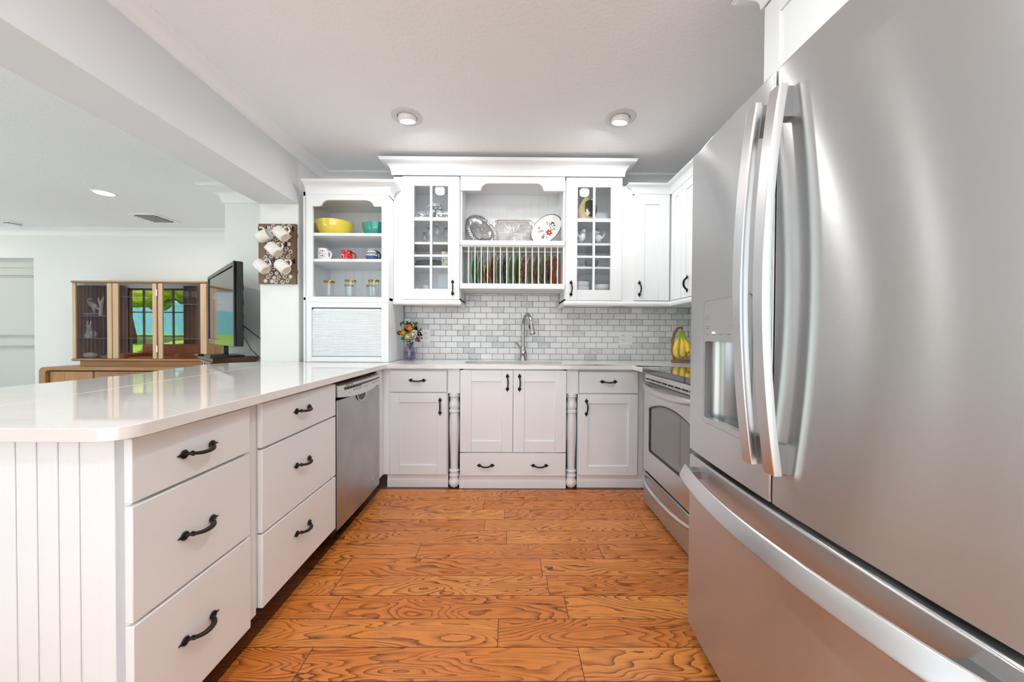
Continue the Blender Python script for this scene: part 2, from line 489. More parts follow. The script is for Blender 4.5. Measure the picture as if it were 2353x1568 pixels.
# ------------------------------------------------------------------ mesh helpers
class MB:
    def __init__(s):
        s.v, s.f, s.M = [], [], Matrix()
    def xf(s, M):
        s.M = M
        return s
    def add(s, vs, fs):
        o = len(s.v)
        s.v += [s.M @ Vector(p) for p in vs]
        s.f += [[i + o for i in f] for f in fs]
        return s
    def box(s, x0, x1, y0, y1, z0, z1):
        vs = [(x, y, z) for x in (x0, x1) for y in (y0, y1) for z in (z0, z1)]
        return s.add(vs, [(0, 1, 3, 2), (4, 6, 7, 5), (0, 4, 5, 1), (2, 3, 7, 6), (0, 2, 6, 4), (1, 5, 7, 3)])
    def lathe(s, prof, c=(0, 0, 0), seg=24, sx=1.0, sy=1.0, axis='Z', cap=True):
        n = len(prof)
        vs, fs = [], []
        for k in range(seg):
            a = 2 * PI * k / seg
            for r, z in prof:
                p = (r * math.cos(a) * sx, r * math.sin(a) * sy, z)
                if axis == 'X':
                    p = (p[2], p[0], p[1])
                elif axis == 'Y':
                    p = (p[1], p[2], p[0])
                vs.append((p[0] + c[0], p[1] + c[1], p[2] + c[2]))
        for k in range(seg):
            k2 = (k + 1) % seg
            for i in range(n - 1):
                fs.append((k * n + i, k2 * n + i, k2 * n + i + 1, k * n + i + 1))
        if cap:
            if prof[0][0] > 1e-5:
                fs.append([k * n for k in range(seg)])
            if prof[-1][0] > 1e-5:
                fs.append([k * n + n - 1 for k in range(seg)])
        return s.add(vs, fs)
    def tube(s, pts, rad, seg=10, cap=True, flat=1.0):
        pts = [Vector(p) for p in pts]
        n = len(pts)
        rads = rad if isinstance(rad, (list, tuple)) else [rad] * n
        vs, fs = [], []
        prev = None
        for i, p in enumerate(pts):
            t = (pts[min(i + 1, n - 1)] - pts[max(i - 1, 0)]).normalized()
            if prev is None:
                up = Vector((0, 0, 1)) if abs(t.z) < 0.9 else Vector((1, 0, 0))
                a = t.cross(up).normalized()
            else:
                a = (prev - t * prev.dot(t)).normalized()
            prev = a
            b = t.cross(a)
            for k in range(seg):
                g = 2 * PI * k / seg
                vs.append(p + a * math.cos(g) * rads[i] + b * math.sin(g) * rads[i] * flat)
        for i in range(n - 1):
            for k in range(seg):
                k2 = (k + 1) % seg
                fs.append((i * seg + k, i * seg + k2, (i + 1) * seg + k2, (i + 1) * seg + k))
        if cap:
            fs.append(list(range(seg)))
            fs.append([(n - 1) * seg + k for k in range(seg)])
        return s.add(vs, fs)
    def prism(s, poly, d0, d1, plane='XY'):
        """polygon extruded; plane XY: depth is z; XZ: depth is y; YZ: depth is x"""
        def pt(u, v, d):
            return (u, v, d) if plane == 'XY' else (u, d, v) if plane == 'XZ' else (d, u, v)
        n = len(poly)
        vs = [pt(u, v, d0) for u, v in poly] + [pt(u, v, d1) for u, v in poly]
        fs = [list(range(n)), list(range(2 * n - 1, n - 1, -1))]
        fs += [(i, (i + 1) % n, n + (i + 1) % n, n + i) for i in range(n)]
        return s.add(vs, fs)
    def sphere(s, c, r, seg=16, rings=10):
        rx, ry, rz = r if isinstance(r, (tuple, list)) else (r, r, r)
        prof = [(math.sin(PI * i / rings), -math.cos(PI * i / rings)) for i in range(rings + 1)]
        n = len(prof)
        vs, fs = [], []
        for k in range(seg):
            a = 2 * PI * k / seg
            for q, z in prof:
                vs.append((c[0] + q * math.cos(a) * rx, c[1] + q * math.sin(a) * ry, c[2] + z * rz))
        for k in range(seg):
            k2 = (k + 1) % seg
            for i in range(n - 1):
                fs.append((k * n + i, k2 * n + i, k2 * n + i + 1, k * n + i + 1))
        return s.add(vs, fs)
    def sweep(s, path, prof, closed_prof=True):
        """mitred sweep of profile (out, z) along an XY path; out is to the right of travel"""
        n = len(path)
        P_ = [Vector((p[0], p[1])) for p in path]
        vs, fs = [], []
        m = len(prof)
        for i in range(n):
            if i == 0:
                d = (P_[1] - P_[0]).normalized(); nr = Vector((d.y, -d.x))
            elif i == n - 1:
                d = (P_[-1] - P_[-2]).normalized(); nr = Vector((d.y, -d.x))
            else:
                d1 = (P_[i] - P_[i - 1]).normalized(); d2 = (P_[i + 1] - P_[i]).normalized()
                n1, n2 = Vector((d1.y, -d1.x)), Vector((d2.y, -d2.x))
                nr = (n1 + n2).normalized()
                nr = nr / max(0.2, nr.dot(n1))
            for o, z in prof:
                vs.append((P_[i].x + nr.x * o, P_[i].y + nr.y * o, z))
        for i in range(n - 1):
            for k in range(m if closed_prof else m - 1):
                k2 = (k + 1) % m
                fs.append((i * m + k, i * m + k2, (i + 1) * m + k2, (i + 1) * m + k))
        fs.append(list(range(m)))
        fs.append([(n - 1) * m + k for k in range(m)])
        return s.add(vs, fs)
    def mesh(s, name, m, origin=(0, 0, 0), ang=38, smooth=True, weld=True):
        bm = bmesh.new()
        o = Vector(origin)
        vv = [bm.verts.new(p - o) for p in s.v]
        for f in s.f:
            try:
                bm.faces.new([vv[i] for i in f])
            except ValueError:
                pass
        if weld:
            bmesh.ops.remove_doubles(bm, verts=bm.verts, dist=1e-6)
        bmesh.ops.recalc_face_normals(bm, faces=bm.faces)
        me = bpy.data.meshes.new(name)
        bm.to_mesh(me)
        bm.free()
        if m is not None:
            me.materials.append(m)
        if smooth:
            me.shade_smooth()
            me.set_sharp_from_angle(angle=R(ang))
        return me

WORLD = {}
def wloc(o):
    return WORLD.get(o.name, Vector((0, 0, 0)))
def part(name, mb, m, parent=None, bevel=0.0, ang=38, origin=None, smooth=True, label=None, seg=2):
    """one mesh object; mb is in world space, the object's origin is its parent's"""
    o0 = Vector(origin) if origin is not None else (wloc(parent) if parent else Vector((0, 0, 0)))
    me = mb.mesh(name, m, o0, ang, smooth)
    o = bpy.data.objects.new(name, me)
    C.objects.link(o)
    if parent:
        o.parent = parent
        o.location = o0 - wloc(parent)
    else:
        o.location = o0
    WORLD[o.name] = o0
    if bevel:
        md = o.modifiers.new('bevel', 'BEVEL')
        md.width = bevel
        md.segments = seg
        md.limit_method = 'ANGLE'
        md.angle_limit = R(40)
        md.use_clamp_overlap = True
    if label:
        o['label'] = label
    return o
def tag(o, label, cat, group=None):
    o['label'] = label
    o['category'] = cat
    if group:
        o['group'] = group
    return o
def thing(name, label, cat, loc=(0, 0, 0), group=None):
    o = bpy.data.objects.new(name, None)
    C.objects.link(o)
    o.empty_display_size = 0.05
    o.location = loc
    WORLD[o.name] = Vector(loc)
    return tag(o, label, cat, group)
def struct(name, mb, m, bevel=0.0, ang=38):
    o = part(name, mb, m, None, bevel, ang)
    o['kind'] = 'structure'
    return o
def dup(root, loc, rot=None, label=None, group=None, mats=None):
    """copy of a thing with copies of its parts and sub-parts"""
    r = root.copy()
    C.objects.link(r)
    r.location = loc
    if rot is not None:
        r.rotation_euler = rot
    if label:
        r['label'] = label
    if group:
        r['group'] = group
    WORLD[r.name] = Vector(loc)
    for ch in list(root.children):
        c = ch.copy()
        C.objects.link(c)
        c.parent = r
        for g in list(ch.children):
            d = g.copy()
            C.objects.link(d)
            d.parent = c
    return r
def shape2d(outer, holes=()):
    """filled 2D outline with holes -> list of (verts, faces) in the plane, via a filled curve"""
    cu = bpy.data.curves.new('outline', 'CURVE')
    cu.dimensions = '2D'
    cu.fill_mode = 'BOTH'
    for poly in (outer,) + tuple(holes):
        sp = cu.splines.new('POLY')
        sp.points.add(len(poly) - 1)
        for p, (x, y) in zip(sp.points, poly):
            p.co = (x, y, 0, 1)
        sp.use_cyclic_u = True
    ob = bpy.data.objects.new('outline', cu)
    C.objects.link(ob)
    bpy.context.view_layer.update()
    dg = bpy.context.evaluated_depsgraph_get()
    me = bpy.data.meshes.new_from_object(ob.evaluated_get(dg))
    vs = [tuple(v.co) for v in me.vertices]
    fs = [tuple(p.vertices) for p in me.polygons]
    bpy.data.objects.remove(ob)
    bpy.data.curves.remove(cu)
    bpy.data.meshes.remove(me)
    return vs, fs
def slab(mb, outer, holes, d0, d1, plane='XY'):
    """extruded outline with holes added to mb"""
    def pt(u, v, d):
        return (u, v, d) if plane == 'XY' else (u, d, v) if plane == 'XZ' else (d, u, v)
    vs, fs = shape2d(outer, holes)
    for d in (d0, d1):
        mb.add([pt(x, y, d) for x, y, _ in vs], fs)
    for poly in (outer,) + tuple(holes):
        n = len(poly)
        mb.add([pt(x, y, d0) for x, y in poly] + [pt(x, y, d1) for x, y in poly],
               [(i, (i + 1) % n, n + (i + 1) % n, n + i) for i in range(n)])
    return mb
def arc(cx, cy, r, a0, a1, n=8, ry=None):
    ry = r if ry is None else ry
    return [(cx + r * math.cos(R(a0 + (a1 - a0) * i / n)), cy + ry * math.sin(R(a0 + (a1 - a0) * i / n))) for i in range(n + 1)]
def rrect(x0, x1, y0, y1, r, n=6):
    return (arc(x1 - r, y1 - r, r, 0, 90, n) + arc(x0 + r, y1 - r, r, 90, 180, n) +
            arc(x0 + r, y0 + r, r, 180, 270, n) + arc(x1 - r, y0 + r, r, 270, 360, n))
def text_mesh(body, size, shear=0.0):
    """outline of a word as flat verts and faces in XY"""
    cu = bpy.data.curves.new('word', 'FONT')
    cu.body = body
    cu.size = size
    cu.shear = shear
    cu.resolution_u = 3
    ob = bpy.data.objects.new('word', cu)
    C.objects.link(ob)
    bpy.context.view_layer.update()
    dg = bpy.context.evaluated_depsgraph_get()
    me = bpy.data.meshes.new_from_object(ob.evaluated_get(dg))
    vs = [tuple(v.co) for v in me.vertices]
    fs = [tuple(p.vertices) for p in me.polygons]
    bpy.data.objects.remove(ob)
    bpy.data.curves.remove(cu)
    bpy.data.meshes.remove(me)
    return vs, fs
# frames: (u along the face, d outward, z)
def F_back(y):
    return Matrix(((1, 0, 0, 0), (0, -1, 0, y), (0, 0, 1, 0), (0, 0, 0, 1)))
def F_left(x):        # faces +X
    return Matrix(((0, 1, 0, x), (1, 0, 0, 0), (0, 0, 1, 0), (0, 0, 0, 1)))
def F_right(x):       # faces -X
    return Matrix(((0, -1, 0, x), (1, 0, 0, 0), (0, 0, 1, 0), (0, 0, 0, 1)))

def shaker(F, u0, u1, z0, z1, st=0.068, th=0.02, rec=0.008):
    mb = MB().xf(F)
    mb.box(u0, u0 + st, 0, th, z0, z1).box(u1 - st, u1, 0, th, z0, z1)
    mb.box(u0 + st + .0003, u1 - st - .0003, 0, th - 0.0004, z0, z0 + st).box(u0 + st + .0003, u1 - st - .0003, 0, th - 0.0004, z1 - st, z1)
    mb.box(u0 + st, u1 - st, 0, th - rec, z0 + st, z1 - st)
    return mb
def flat_front(F, u0, u1, z0, z1, th=0.02):
    return MB().xf(F).box(u0, u1, 0, th, z0, z1)

def handle_mesh():
    mb = MB()
    prof = [(0.0, 0.0345), (0.006, 0.0355), (0.0105, 0.039), (0.0128, 0.0455), (0.0118, 0.051), (0.007, 0.0565), (0.0032, 0.060), (0.0018, 0.066), (0.0, 0.069)]
    for s in (1, -1):
        mb.lathe([(r, z * s) for r, z in prof], (0, 0.003, 0), 16, 0.42, 1.0, 'X')
        mb.sphere((s * 0.0455, 0.0085, 0), (0.0048, 0.003, 0.0048), 10, 6)
    pts = []
    rad = []
    for i in range(17):
        t = -1 + 2 * i / 16
        pts.append((0.040 * t, 0.006 + 0.024 * (1 - abs(t) ** 2.6), -0.0045 * (1 - t * t)))
        rad.append(0.0066 + 0.0018 * (1 - t * t))
    mb.tube(pts, rad, 10, True, 0.62)
    for s in (1, -1):
        mb.lathe([(0.0068, -0.002), (0.0078, 0), (0.0068, 0.002)], (s * 0.0335, 0.015, -0.001), 10, 1, 1, 'X')
    return mb.mesh('handle', BLACKM)
HANDLE = handle_mesh()
def handle(parent, loc, facing, vertical=False):
    o = bpy.data.objects.new('handle', HANDLE)
    C.objects.link(o)
    o.parent = parent
    o.location = Vector(loc) - wloc(parent)
    rz = {'back': PI, 'left': -PI / 2, 'right': PI / 2}[facing]
    o.rotation_euler = (0, PI / 2 if vertical else 0, rz)
    return o

def crown_prof(zt, h, p):
    b = zt - h
    pr = [(0, b), (p * 0.10, b), (p * 0.12, b + h * 0.10)]
    for i in range(1, 8):
        t = i / 8
        a = t * PI / 2
        pr.append((p * (0.12 + 0.66 * (1 - math.cos(a))), b + h * (0.10 + 0.66 * math.sin(a))))
    pr += [(p * 0.80, b + h * 0.78), (p * 0.93, b + h * 0.84), (p * 0.93, b + h * 0.90), (p, b + h * 0.93), (p, zt), (0, zt)]
    return pr

# ================================================================== THE SETTING
CZ = 2.54
YW, XW = 3.175, 1.61
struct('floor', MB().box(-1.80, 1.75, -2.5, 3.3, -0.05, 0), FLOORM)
struct('floor_living', MB().box(-12, -1.80, -1.0, 5.1, -0.05, 0).box(-2.2, -1.80, -2.5, -1.0, -0.05, 0), P('pale_living_tile', (0.72, 0.72, 0.72), 0.35))
struct('ceiling', MB().box(-1.97, 1.75, -2.5, 3.3, CZ, CZ + 0.12).box(-12, -1.97, -1.0, 5.1, CZ, CZ + 0.12), CEILM)
struct('wall_back', MB().box(-1.655, 1.71, YW, YW + 0.1, 0, CZ), WALLM)
struct('wall_right', MB().box(XW, XW + 0.1, -2.5, YW, 0, CZ), WALLM)
struct('wall_partition', MB().box(-1.955, -1.655, 2.8, 3.62, 0, CZ), WALLM)
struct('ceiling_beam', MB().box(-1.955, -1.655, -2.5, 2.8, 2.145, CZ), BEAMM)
struct('wall_stub', MB().box(-2.785, -1.955, 3.5, 4.85, 0, CZ), WALLM)
struct('wall_living', MB().box(-12, -7.45, 4.85, 5.0, 0, CZ).box(-6.43, -2.785, 4.85, 5.0, 0, CZ).box(-7.45, -6.43, 4.85, 5.0, 2.145, CZ), WALLM)
bs = MB()
bs.box(-0.936, 1.60, YW - 0.009, YW, 0.914, 1.40)
bs.box(-0.395, 0.435, YW - 0.009, YW, 1.40, 1.498)
struct('wall_backsplash', bs, TILEM)
struct('wall_backsplash_right', MB().box(XW - 0.009, XW, 1.5, YW - 0.009, 0.914, 1.40), TILEM)

# crown mouldings at the ceilings
struct('trim_1', MB().sweep([(-1.655, -2.5), (-1.655, YW), (XW, YW), (XW, 1.4)], crown_prof(CZ, 0.06, 0.10)), TRIMW)
struct('trim_2', MB().sweep([(-7.9, 4.85), (-2.785, 4.85)], crown_prof(CZ, 0.10, 0.085)), TRIMW)
struct('trim_3', MB().sweep([(-2.785, 4.76), (-2.785, 3.5), (-1.955, 3.5)], crown_prof(CZ, 0.135, 0.16)), TRIMW)
# baseboards under the back run of cabinets
bb = MB()
for a, b_, y in ((-0.90, -0.45, 2.624), (-0.365, 0.42, 2.606), (0.505, 1.60, 2.624)):
    bb.box(a, b_, y, y + 0.012, 0, 0.098).box(a, b_, y - 0.006, y, 0, 0.055)
bb.box(-0.45, -0.365, 2.674, 2.686, 0, 0.098).box(0.42, 0.505, 2.674, 2.686, 0, 0.098)
struct('baseboard_back', bb, TRIMW, 0.002)

# living room door
d1 = part('door_1', MB().box(-7.45, -6.43, 4.955, 4.995, 0, 2.03).box(-7.45, -6.43, 4.94, 4.995, 2.03, 2.145), DOORP)
d1['kind'] = 'structure'
dm = MB()
for z0, z1 in ((1.075, 1.93), (0.16, 0.95)):
    for a in (0.0, 0.022):
        x0, x1 = -7.38 + a, -6.50 - a
        zz0, zz1 = z0 + a, z1 - a
        t = 0.010
        dm.box(x0, x1, 4.94, 4.956, zz1 - t, zz1).box(x0, x1, 4.94, 4.956, zz0, zz0 + t)
        dm.box(x0, x0 + t, 4.94, 4.956, zz0, zz1).box(x1 - t, x1, 4.94, 4.956, zz0, zz1)
part('panel_moulding', dm, DOORP, d1, 0.003)
part('knob', MB().lathe([(0.012, 0), (0.012, -0.03), (0.026, -0.036), (0.030, -0.052), (0.022, -0.066), (0, -0.07)], (-6.475, 4.955, 0.985), 16, 1, 1, 'Y'), STEELD, d1)

# living room window wall behind the camera, with the garden beyond
wx0, wx1, wz0, wz1 = -10.62, -8.98, 0.42, 2.40
struct('wall_rear', MB().box(-12, wx0, -1.1, -1.0, 0, CZ).box(wx1, -6.6, -1.1, -1.0, 0, CZ).box(-3.8, -1.97, -1.1, -1.0, 0, CZ).box(-6.6, -3.8, -1.1, -1.0, 2.15, CZ).box(wx0, wx1, -1.1, -1.0, 0, wz0).box(wx0, wx1, -1.1, -1.0, wz1, CZ), WALLM)
wf = MB()
wf.box(wx0, wx0 + 0.05, -1.09, -1.01, wz0, wz1).box(wx1 - 0.05, wx1, -1.09, -1.01, wz0, wz1)
wf.box(wx0, wx1, -1.09, -1.01, wz0, wz0 + 0.05).box(wx0, wx1, -1.09, -1.01, wz1 - 0.05, wz1)
for k in (1, 2, 3):
    x = wx0 + (wx1 - wx0) * k / 4
    wf.box(x - 0.016, x + 0.016, -1.07, -1.03, wz0, wz1)
for k in (1, 2):
    z = wz0 + (wz1 - wz0) * k / 3
    wf.box(wx0, wx1, -1.07, -1.03, z - 0.014, z + 0.014)
win = part('window_1', wf, BLACKP)
win['kind'] = 'structure'
cm = MB()
for a, b_ in ((wx0 - 1.35, wx0 + 0.02), (wx1 - 0.02, wx1 + 0.35)):
    pts = []
    n_ = 90
    for i in range(n_ + 1):
        t = i / n_
        pts.append((a + (b_ - a) * t, -0.93 + 0.028 * math.sin((b_ - a) * t * 2 * PI / 0.11)))
    poly = pts + [(x, y + 0.006) for x, y in reversed(pts)]
    cur = part('curtain', MB().prism(poly, 0.02, 2.46), CURT)
    tag(cur, 'grey pleated curtain hanging ' + ('left' if a < -10 else 'right') + ' of the garden window', 'curtain', 'curtains at the garden window')
g = struct('garden_ground', MB().add([(-34, -1.25, -0.1), (-8, -1.25, -0.1), (-8, -4, -0.1), (-34, -4, -0.1), (-34, -14, 1.25), (-8, -14, 1.25)], [(0, 1, 2, 3), (3, 2, 5, 4)]), LAWNM)
g = struct('garden_bounce_paving', MB().box(-34, -8, -4.3, -1.3, -0.1, -0.08).box(-8, 9, -14, -1.1, -0.1, -0.08), P('pale_paving', (0.62, 0.60, 0.58), 0.8, var=(8, 0.25)))  # unseen pale paving added to bounce sunlight up to the ceilings
struct('garden_fence', MB().box(-34, -8.5, -13.2, -13.0, 0.6, 3.1), BLUEPOOL)
def crown_blob(mb, c, r, seed, n=9):
    rr = random.Random(seed)
    for k in range(n):
        p = (c[0] + rr.uniform(-1, 1) * r, c[1] + rr.uniform(-.6, .6) * r, c[2] + rr.uniform(-.6, .6) * r)
        mb.sphere(p, r * rr.uniform(.12, .30), 9, 6)
for i, (tx, ty, tz, rr_, mt, lab) in enumerate(((-19.6, -9.6, 4.2, 2.1, TREEM, 'dark green leafy garden tree outside the window, left of the two'),
                                            (-14.6, -7.4, 3.9, 1.7, TREEY, 'yellow green garden tree outside the window, right of the two'))):
    t = thing('garden_tree', lab, 'tree', (tx, ty, -0.1), 'trees in the garden')
    m_ = MB()
    crown_blob(m_, (tx, ty, tz), rr_, 5 + i, 90)
    part('crown', m_, mt, t)
    part('trunk', MB().tube([(tx, ty, -0.1), (tx + .08, ty, 1.0), (tx - .1, ty, 2.0), (tx, ty, tz)], [.20, .15, .12, .06], 10), BARK, t)
sofa = thing('sofa', 'brown leather sofa under the garden window', 'sofa', (-9.1, -0.5, 0))
part('base', MB().box(-9.9, -8.3, -0.85, -0.1, 0.05, 0.42), LEATH, sofa, 0.04)
part('backrest', MB().box(-9.9, -8.3, -0.88, -0.66, 0.42, 0.86), LEATH, sofa, 0.06)
part('seat_cushion', MB().box(-9.68, -8.5, -0.66, -0.08, 0.42, 0.55), LEATH, sofa, 0.05)
for x in (-9.9, -8.5):
    part('armrest', MB().box(x, x + 0.2, -0.85, -0.08, 0.42, 0.64), LEATH, sofa, 0.05)

# ================================================================== LAMPS AND CEILING FITTINGS
def area_light(x, y, z, watts, colr, r=0.05, tilt=(0, 0, 0)):
    d = bpy.data.lights.new('lamp_light', 'AREA')
    d.shape = 'DISK'
    d.size = r * 2
    d.energy = watts
    d.color = colr
    o = bpy.data.objects.new('lamp_light', d)
    C.objects.link(o)
    o.location = (x, y, z)
    o.rotation_euler = tilt
    return o
def gimbal(x, y, label, ty, tx):
    t = thing('recessed_light', label, 'ceiling light', (x, y, CZ), 'recessed spotlights in the kitchen ceiling')
    part('trim_ring', MB().lathe([(0.062, 0.0), (0.062, -0.006), (0.070, -0.009), (0.092, -0.006), (0.100, 0.0)], (x, y, CZ), 36, cap=False), RINGM, t)
    M = Matrix.Translation((x, y, CZ - 0.004)) @ Euler((R(ty), R(tx), 0)).to_matrix().to_4x4()
    part('eyeball', MB().xf(M).lathe([(0.052, 0.02), (0.060, 0.0), (0.058, -0.016), (0.053, -0.026), (0.045, -0.024), (0.045, -0.012)], (0, 0, 0), 32, cap=False), PLASTW, t)
    part('lens', MB().xf(M).lathe([(0.0, -0.020), (0.045, -0.018), (0.045, -0.012), (0, -0.012)], (0, 0, 0), 28), LENS, t)
    part('dark_gap', MB().lathe([(0.058, -0.0015), (0.0625, -0.0015), (0.0625, 0.002), (0.058, 0.002)], (x, y, CZ), 32, cap=False), DARK, t)
    area_light(x, y - 0.008, CZ - 0.045, LAMP_W, (1.0, 0.985, 0.965), 0.042, (R(ty), R(tx), 0))
gimbal(-0.672, 2.325, 'round recessed spotlight in the kitchen ceiling over the glass cabinet with goblets', 14, -4)
gimbal(0.710, 2.315, 'round recessed spotlight in the kitchen ceiling near the corner cabinets and range', 14, 6)
for x, y, lab in ((-0.66, 0.95, 'recessed spotlight above the peninsula drawers, behind the camera view'), (0.30, 0.75, 'recessed spotlight above the floor before the refrigerator'),
                  (-0.66, -0.75, 'recessed spotlight farther back over the peninsula side'), (0.42, -0.75, 'recessed spotlight farther back on the refrigerator side')):
    gimbal(x, y, lab, 0, 0)
t = thing('flush_downlight', 'flat round downlight in the living room ceiling', 'ceiling light', (-4.07, 3.605, CZ))
part('trim_ring', MB().lathe([(0.074, 0.0), (0.074, -0.008), (0.082, -0.010), (0.094, 0.0)], (-4.07, 3.605, CZ), 36, cap=False), PLASTW, t)
part('lens', MB().lathe([(0, -0.005), (0.074, -0.005), (0.074, 0), (0, 0)], (-4.07, 3.605, CZ), 32), LIVLENS, t)
area_light(-4.07, 3.605, CZ - 0.02, 7, (1, 0.97, 0.93), 0.06)
t = thing('hall_downlight', 'flat round downlight before the living room door', 'ceiling light', (-7.3, 3.9, CZ))
part('trim_ring', MB().lathe([(0.074, 0.0), (0.074, -0.008), (0.082, -0.010), (0.094, 0.0)], (-7.3, 3.9, CZ), 36, cap=False), PLASTW, t)
part('lens', MB().lathe([(0, -0.005), (0.074, -0.005), (0.074, 0), (0, 0)], (-7.3, 3.9, CZ), 32), LIVLENS, t)
area_light(-7.3, 4.1, CZ - 0.02, 3.5, (1, 0.86, 0.62), 0.06)
for lx, ly, lab in ((-3.1, 1.45, 'added unseen downlight over the living room side of the peninsula'), (-5.6, 1.5, 'added unseen downlight in the middle of the living room ceiling')):  # unseen downlights added to brighten the stub wall
    t = thing('flush_downlight', lab, 'ceiling light', (lx, ly, CZ))
    part('trim_ring', MB().lathe([(0.074, 0.0), (0.074, -0.008), (0.082, -0.010), (0.094, 0.0)], (lx, ly, CZ), 36, cap=False), PLASTW, t)
    part('lens', MB().lathe([(0, -0.005), (0.074, -0.005), (0.074, 0), (0, 0)], (lx, ly, CZ), 32), LIVLENS, t)
    area_light(lx, ly, CZ - 0.02, 8, (1, 0.98, 0.95), 0.06)
t = thing('air_vent', 'white slatted air vent in the living room ceiling', 'vent', (-4.33, 4.37, CZ))
fr = MB()
slab(fr, [(-4.50, 4.20), (-4.16, 4.20), (-4.16, 4.55), (-4.50, 4.55)], [[(-4.455, 4.245), (-4.205, 4.245), (-4.205, 4.505), (-4.455, 4.505)]], CZ - 0.012, CZ, 'XY')
part('frame', fr, PLASTW, t, 0.002)
part('duct', MB().box(-4.455, -4.205, 4.245, 4.505, CZ - 0.002, CZ - 0.0005), DARK, t)
sl = MB()
for k in range(7):
    y = 4.262 + k * 0.037
    sl.xf(Matrix.Translation((-4.33, y, CZ - 0.014)) @ Matrix.Rotation(R(40), 4, 'X')).box(-0.125, 0.125, -0.016, 0.016, -0.001, 0.001)
part('louvre', sl, PLASTW, t)
t = thing('smoke_detector', 'white round smoke detector on the living room ceiling', 'smoke detector', (-6.36, 4.60, CZ))
part('body', MB().lathe([(0.075, 0), (0.075, -0.012), (0.068, -0.016), (0.068, -0.030), (0.055, -0.040), (0, -0.042)], (-6.36, 4.60, CZ), 28), PLASTW, t)
part('vent_ring', MB().lathe([(0.0695, -0.018), (0.0695, -0.027)], (-6.36, 4.60, CZ), 28, cap=False), MARKG, t)
part('indicator', MB().sphere((-6.325, 4.538, CZ - 0.02), 0.006, 10, 6), P('green_indicator', (0.15, 0.2, 0.02), 0.4), t)

# ================================================================== COUNTERTOPS
ct = MB()
outer = ([(-1.418, 0.782)] + arc(-0.915, 0.842, 0.060, -90, 0, 8) + [(-0.897, 2.530), (-0.882, 2.570), (0.90, 2.570), (0.90, 2.392), (1.60, 2.392), (1.60, 3.166), (-0.930, 3.166), (-0.930, 2.80), (-1.653, 2.80), (-1.653, 2.25)])
hole = rrect(-0.350, 0.415, 2.672, 3.005, 0.10, 8)
slab(ct, outer, [hole], 0.8835, 0.914, 'XY')
top = part('countertop', ct, QUARTZ, None, 0.004)
tag(top, 'white speckled quartz worktop running along the sink wall and down the peninsula', 'countertop')
br = MB()
br.prism([(-1.4195, 0.782), (-1.6545, 2.25), (-1.6545, 2.797), (-1.955, 2.797), (-1.955, 2.735), (-2.02, 2.69), (-2.085, 2.62), (-2.115, 2.50), (-2.095, 2.34), (-2.03, 2.12), (-1.965, 1.90), (-1.95, 1.6), (-1.97, 1.35), (-1.97, 0.84), (-1.945, 0.80), (-1.91, 0.782)], 0.8835, 0.914, 'XY')
o = part('bar_top', br, QUARTZ, None, 0.004)
tag(o, 'white quartz bar slab on the living room side of the peninsula seam', 'countertop')

# ================================================================== LEFT RUN (peninsula)
FL = F_left(-0.92)
def drawer_part(parent, F, u0, u1, z0, z1, handles, facing, yface):
    d = part('drawer', flat_front(F, u0, u1, z0, z1), WHITE, parent, 0.0022)
    for hx, hz in handles:
        if facing == 'left':
            handle(d, (-0.90, hx, hz), 'left')
        else:
            handle(d, (hx, yface, hz), 'back')
    return d
t = thing('drawer_cabinet', 'white three drawer cabinet at the open end of the peninsula', 'cabinet', (-1.2, 1.06, 0))
part('body', MB().box(-1.60, -0.922, 0.870, 1.290, 0.10, 0.8835).box(-1.60, -1.05, 0.870, 1.290, 0, 0.10).box(-0.928, -0.921, 1.238, 1.290, 0.10, 0.872), WHITE, t)
ep = MB()
ep.box(-1.955, -0.958, 0.862, 0.870, 0, 0.8835)
x = -0.963
ep.box(-0.978, -0.940, 0.848, 0.872, 0, 0.8835)
x = -0.979
while x > -1.95:
    ep.box(x - 0.0435, x, 0.852, 0.863, 0, 0.8835)
    ep.box(x - 0.0492, x - 0.0448, 0.8535, 0.863, 0, 0.8835)
    x -= 0.0506
part('beadboard_end_panel', ep, WHITE, t, 0.0016)
for z0, z1, hz in ((0.716, 0.871, 0.790), (0.425, 0.708, 0.563), (0.098, 0.417, 0.268)):
    drawer_part(t, FL, 0.850, 1.236, z0, z1, [(1.030, hz)], 'left', 0)
t = thing('drawer_cabinet', 'white three drawer cabinet beside the dishwasher', 'cabinet', (-1.2, 1.57, 0))
part('body', MB().box(-1.60, -0.922, 1.292, 1.846, 0.12, 0.8835).box(-1.60, -1.05, 1.292, 1.846, 0, 0.12), WHITE, t)
for z0, z1, hz in ((0.708, 0.871, 0.800), (0.396, 0.700, 0.569), (0.118, 0.388, 0.278)):
    drawer_part(t, FL, 1.296, 1.842, z0, z1, [(1.549, hz)], 'left', 0)

